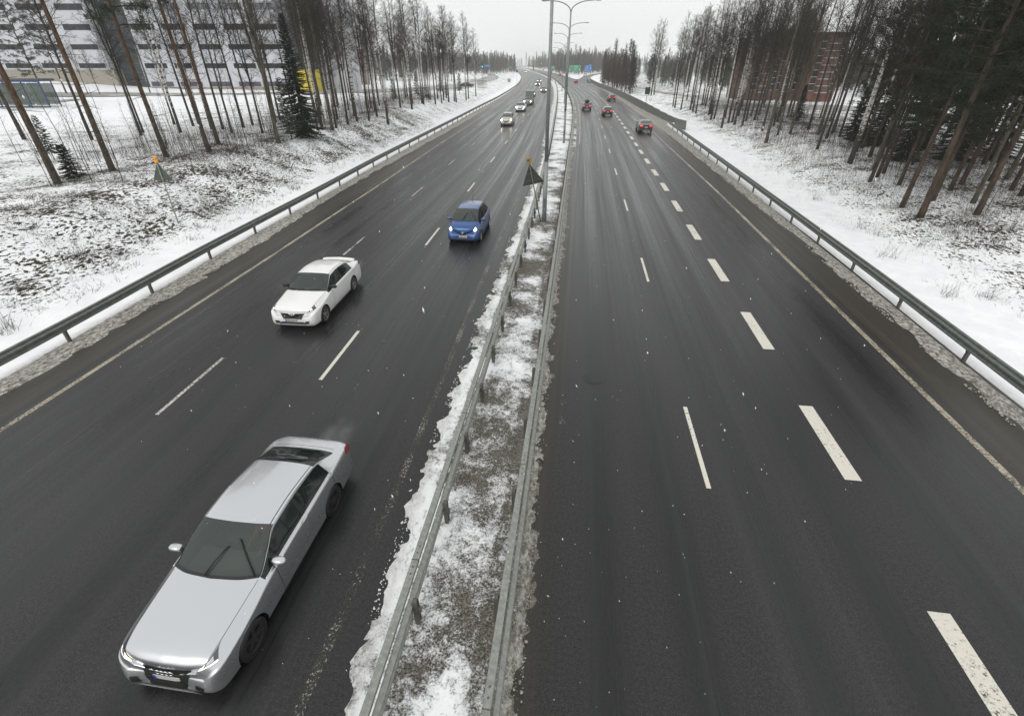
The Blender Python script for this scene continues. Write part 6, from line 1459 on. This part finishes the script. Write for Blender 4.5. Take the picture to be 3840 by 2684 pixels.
hd = MB(); hd.lathe([(0, -.115), (.05, -.10), (.075, -.05), (.08, .0), (.075, .05), (.055, .09), (0, .11)], (0, 0, 0), 16, axis='z'); hd.v = [(a*.92, b*1.1-.01, c+1.25) for a, b, c in hd.v]
hd.box((0, -.095, 1.245), (.022, .03, .035)); hd.build('face', M['skin_t'], pr, True)
hr = MB(); hr.lathe([(.088, -.06), (.092, 0), (.088, .05), (.065, .10), (0, .125)], (0, 0, 0), 16, axis='z'); hr.v = [(a, b*1.08+.025, c+1.255) for a, b, c in hr.v]; hr.build('hair', M['hair'], pr, True)
for s in (-1, 1):
    mb = MB(); mb.box((s*.15, -.50, .97), (.07, .08, .03))
    for k in range(4): mb.tube([(s*.15-.03+k*.02, -.53, .98), (s*.15-.03+k*.02, -.58+.005*k, .975), (s*.15-.03+k*.02, -.585, .945)], [.009, .0085, .007], 6)
    mb.tube([(s*.15-s*.035, -.49, .97), (s*.15-s*.06, -.53, .965)], [.010, .008], 6); mb.build('hand', M['skin_t'], pr, True)
# ------------------------------------------------------------------ falling snow and wet air
r = np.random.default_rng(5); n = 1700; dist = r.uniform(0, 1, n)**1.4*55+2.2
ang = r.uniform(-.9, .75, n); fx_ = -np.sin(ang+0)*0+np.tan(ang)*dist; zz = r.uniform(.1, 12, n); c = np.stack([fx_-dist*.13, dist, zz], 1); keep = np.linalg.norm(c-np.array([0, 0, CH]), axis=1) > 2.4; c = c[keep]; n = len(c)
sz = r.uniform(.0025, .006, n); d = unit(np.array([.35, -.2, -1.])+r.normal(0, .25, (n, 3))); L = sz*r.uniform(1.5, 4, n)
a = unit(np.cross(d, r.normal(0, 1, (n, 3)))); b = np.cross(d, a); V = np.stack([c+d*L[:, None], c-d*L[:, None], c+a*sz[:, None], c+b*sz[:, None], c-a*sz[:, None], c-b*sz[:, None]], 1).reshape(-1, 3); k = np.arange(n)*6
T = np.concatenate([np.stack([k+0*k, k+i, k+j], 1) for i, j in ((2, 3), (3, 4), (4, 5), (5, 2))]+[np.stack([k+1, k+j, k+i], 1) for i, j in ((2, 3), (3, 4), (4, 5), (5, 2))])
tag(obj('falling_snow', mkmesh('falling_snow', V, T, mat('snowflake', (.9, .9, .9), .8), False)), 'snowflakes drifting through the air over the road', 'snowflakes', kind='stuff')
def volmat(name, dens, col=(.98, .985, .99), anis=.1):
    m = bpy.data.materials.new(name); m.use_nodes = True; nn = m.node_tree.nodes; nn.clear(); o = nn.new('ShaderNodeOutputMaterial'); v = nn.new('ShaderNodeVolumePrincipled')
    v.inputs['Color'].default_value = (*col, 1); v.inputs['Density'].default_value = dens; v.inputs['Anisotropy'].default_value = anis; m.node_tree.links.new(v.outputs[0], o.inputs['Volume']); return m, v
hm, _ = volmat('snowy air', .00045)
mb = MB(); mb.box((0, 1700, 21), (4600, 3900, 52)); o = mb.build('haze', hm); tag(o, 'thin grey winter haze', 'haze', kind='stuff')

sm, v_ = volmat('spray', .22, (.95, .95, .96)); nn = sm.node_tree.nodes; ll = sm.node_tree.links
tc = nn.new('ShaderNodeTexCoord'); sb = nn.new('ShaderNodeVectorMath'); sb.operation = 'SUBTRACT'; sb.inputs[1].default_value = (.5, .5, .42); ll.new(tc.outputs['Generated'], sb.inputs[0])
le = nn.new('ShaderNodeVectorMath'); le.operation = 'LENGTH'; ll.new(sb.outputs[0], le.inputs[0]); mr = nn.new('ShaderNodeMapRange'); mr.interpolation_type = 'SMOOTHSTEP'; mr.inputs['From Min'].default_value = .42; mr.inputs['From Max'].default_value = .05
ll.new(le.outputs['Value'], mr.inputs['Value']); nz = nn.new('ShaderNodeTexNoise'); nz.inputs['Scale'].default_value = 5; nz.inputs['Detail'].default_value = 4; ll.new(tc.outputs['Generated'], nz.inputs['Vector'])
m2 = nn.new('ShaderNodeMapRange'); m2.inputs['From Min'].default_value = .38; m2.inputs['From Max'].default_value = .7; ll.new(nz.outputs[0], m2.inputs['Value'])
mu = nn.new('ShaderNodeMath'); mu.operation = 'MULTIPLY'; ll.new(mr.outputs[0], mu.inputs[0]); ll.new(m2.outputs[0], mu.inputs[1]); mq = nn.new('ShaderNodeMath'); mq.operation = 'MULTIPLY'; mq.inputs[1].default_value = 1.3; ll.new(mu.outputs[0], mq.inputs[0]); ll.new(mq.outputs[0], v_.inputs['Density'])
def spray(x, y, hd, w_, l_, h_):
    mb = MB(); mb.lathe([(0, -1)]+[(math.sin(math.pi*i/8), -math.cos(math.pi*i/8)) for i in range(1, 8)]+[(0, 1)], (0, 0, 0), 14, axis='z'); C, S = math.cos(hd), math.sin(hd)
    mb.v = [(x+(a*w_*C-b*l_*S), y+(a*w_*S+b*l_*C), h_*.9+c*h_) for a, b, c in mb.v]; tag(mb.build('road_spray', sm), 'mist of water thrown up behind a passing car', 'spray', kind='stuff')
for (px, py) in ((2421, 502), (2278, 440), (2200, 418), (2295, 383)):
    x, y = G(px, py, 0); spray(x, y-.6, 0, .95, 1.5, .42)
spray(-10.3, 19.6, R(2.6), .8, 1.6, .3); spray(-5.7, 8.3, 0, .7, 1.3, .25)

# crumbled lumps of ploughed snow along the asphalt edges
ico = bpy.data.meshes.new('tmp'); import bmesh; bmm = bmesh.new(); bmesh.ops.create_icosphere(bmm, subdivisions=1, radius=1); bmm.verts.ensure_lookup_table()
IV = np.array([v.co[:] for v in bmm.verts]); IF = np.array([[v.index for v in f.verts] for f in bmm.faces]); bmm.free()
def lumps(name, label, fx, y0, y1, n, d0, d1, s0, s1, seed, m):
    r = np.random.default_rng(seed); Vs = []; Ts = []; k = 0
    for _ in range(n):
        y = y0+(y1-y0)*r.uniform()**1.6; d = d0+(d1-d0)*r.uniform()**1.5; x = fx(y)+d
        if fbm(x*1.5, y*.8, 1.0, 3) < -.12: continue
        s = r.uniform(s0, s1)*(1 if r.uniform() < .8 else 1.6); V = IV*(s*r.uniform(.6, 1.3, 3))*(1+r.normal(0, .16, (len(IV), 1))); V[:, 2] *= .7
        Vs.append(V+np.array([x, y, .012+s*.3+(.028 if abs(d) > .22 else 0)])); Ts.append(IF+k); k += len(IV)
    tag(obj(name, mkmesh(name, np.concatenate(Vs), np.concatenate(Ts), m, True)), label, 'snow crumbs', kind='stuff')
M['crumb'] = mat('snow crumb', (.74, .75, .76), .8, noise_amt=.2, noise_scale=12, bump=.4); M['crumb_d'] = mat('dirty snow crumb', (.36, .34, .30), .8, noise_amt=.5, noise_scale=14, bump=.4)
lumps('snow_crumbs', 'crumbled white snow along the asphalt left of the median', lambda y: LG(y)+.13, 1.5, 55, 2400, -.10, .34, .004, .017, 61, M['crumb'])
lumps('snow_crumbs', 'dirty snow crumbs along the asphalt right of the median', lambda y: JA(y)-.30, 1.5, 45, 2200, .0, .32, .006, .020, 62, M['crumb_d'])
lumps('snow_crumbs', 'dirty snow crumbs at the edge of the left shoulder', lambda y: LA(y)-.45, 5, 70, 2600, .0, .50, .010, .035, 63, M['crumb_d'])
lumps('snow_crumbs', 'dirty snow crumbs at the edge of the right shoulder', lambda y: OA(y)-.12, 8, 70, 2600, .0, .5, .010, .035, 64, M['crumb_d'])
# queue of headlamps glowing at the far end is made of real cars (see the vehicles)
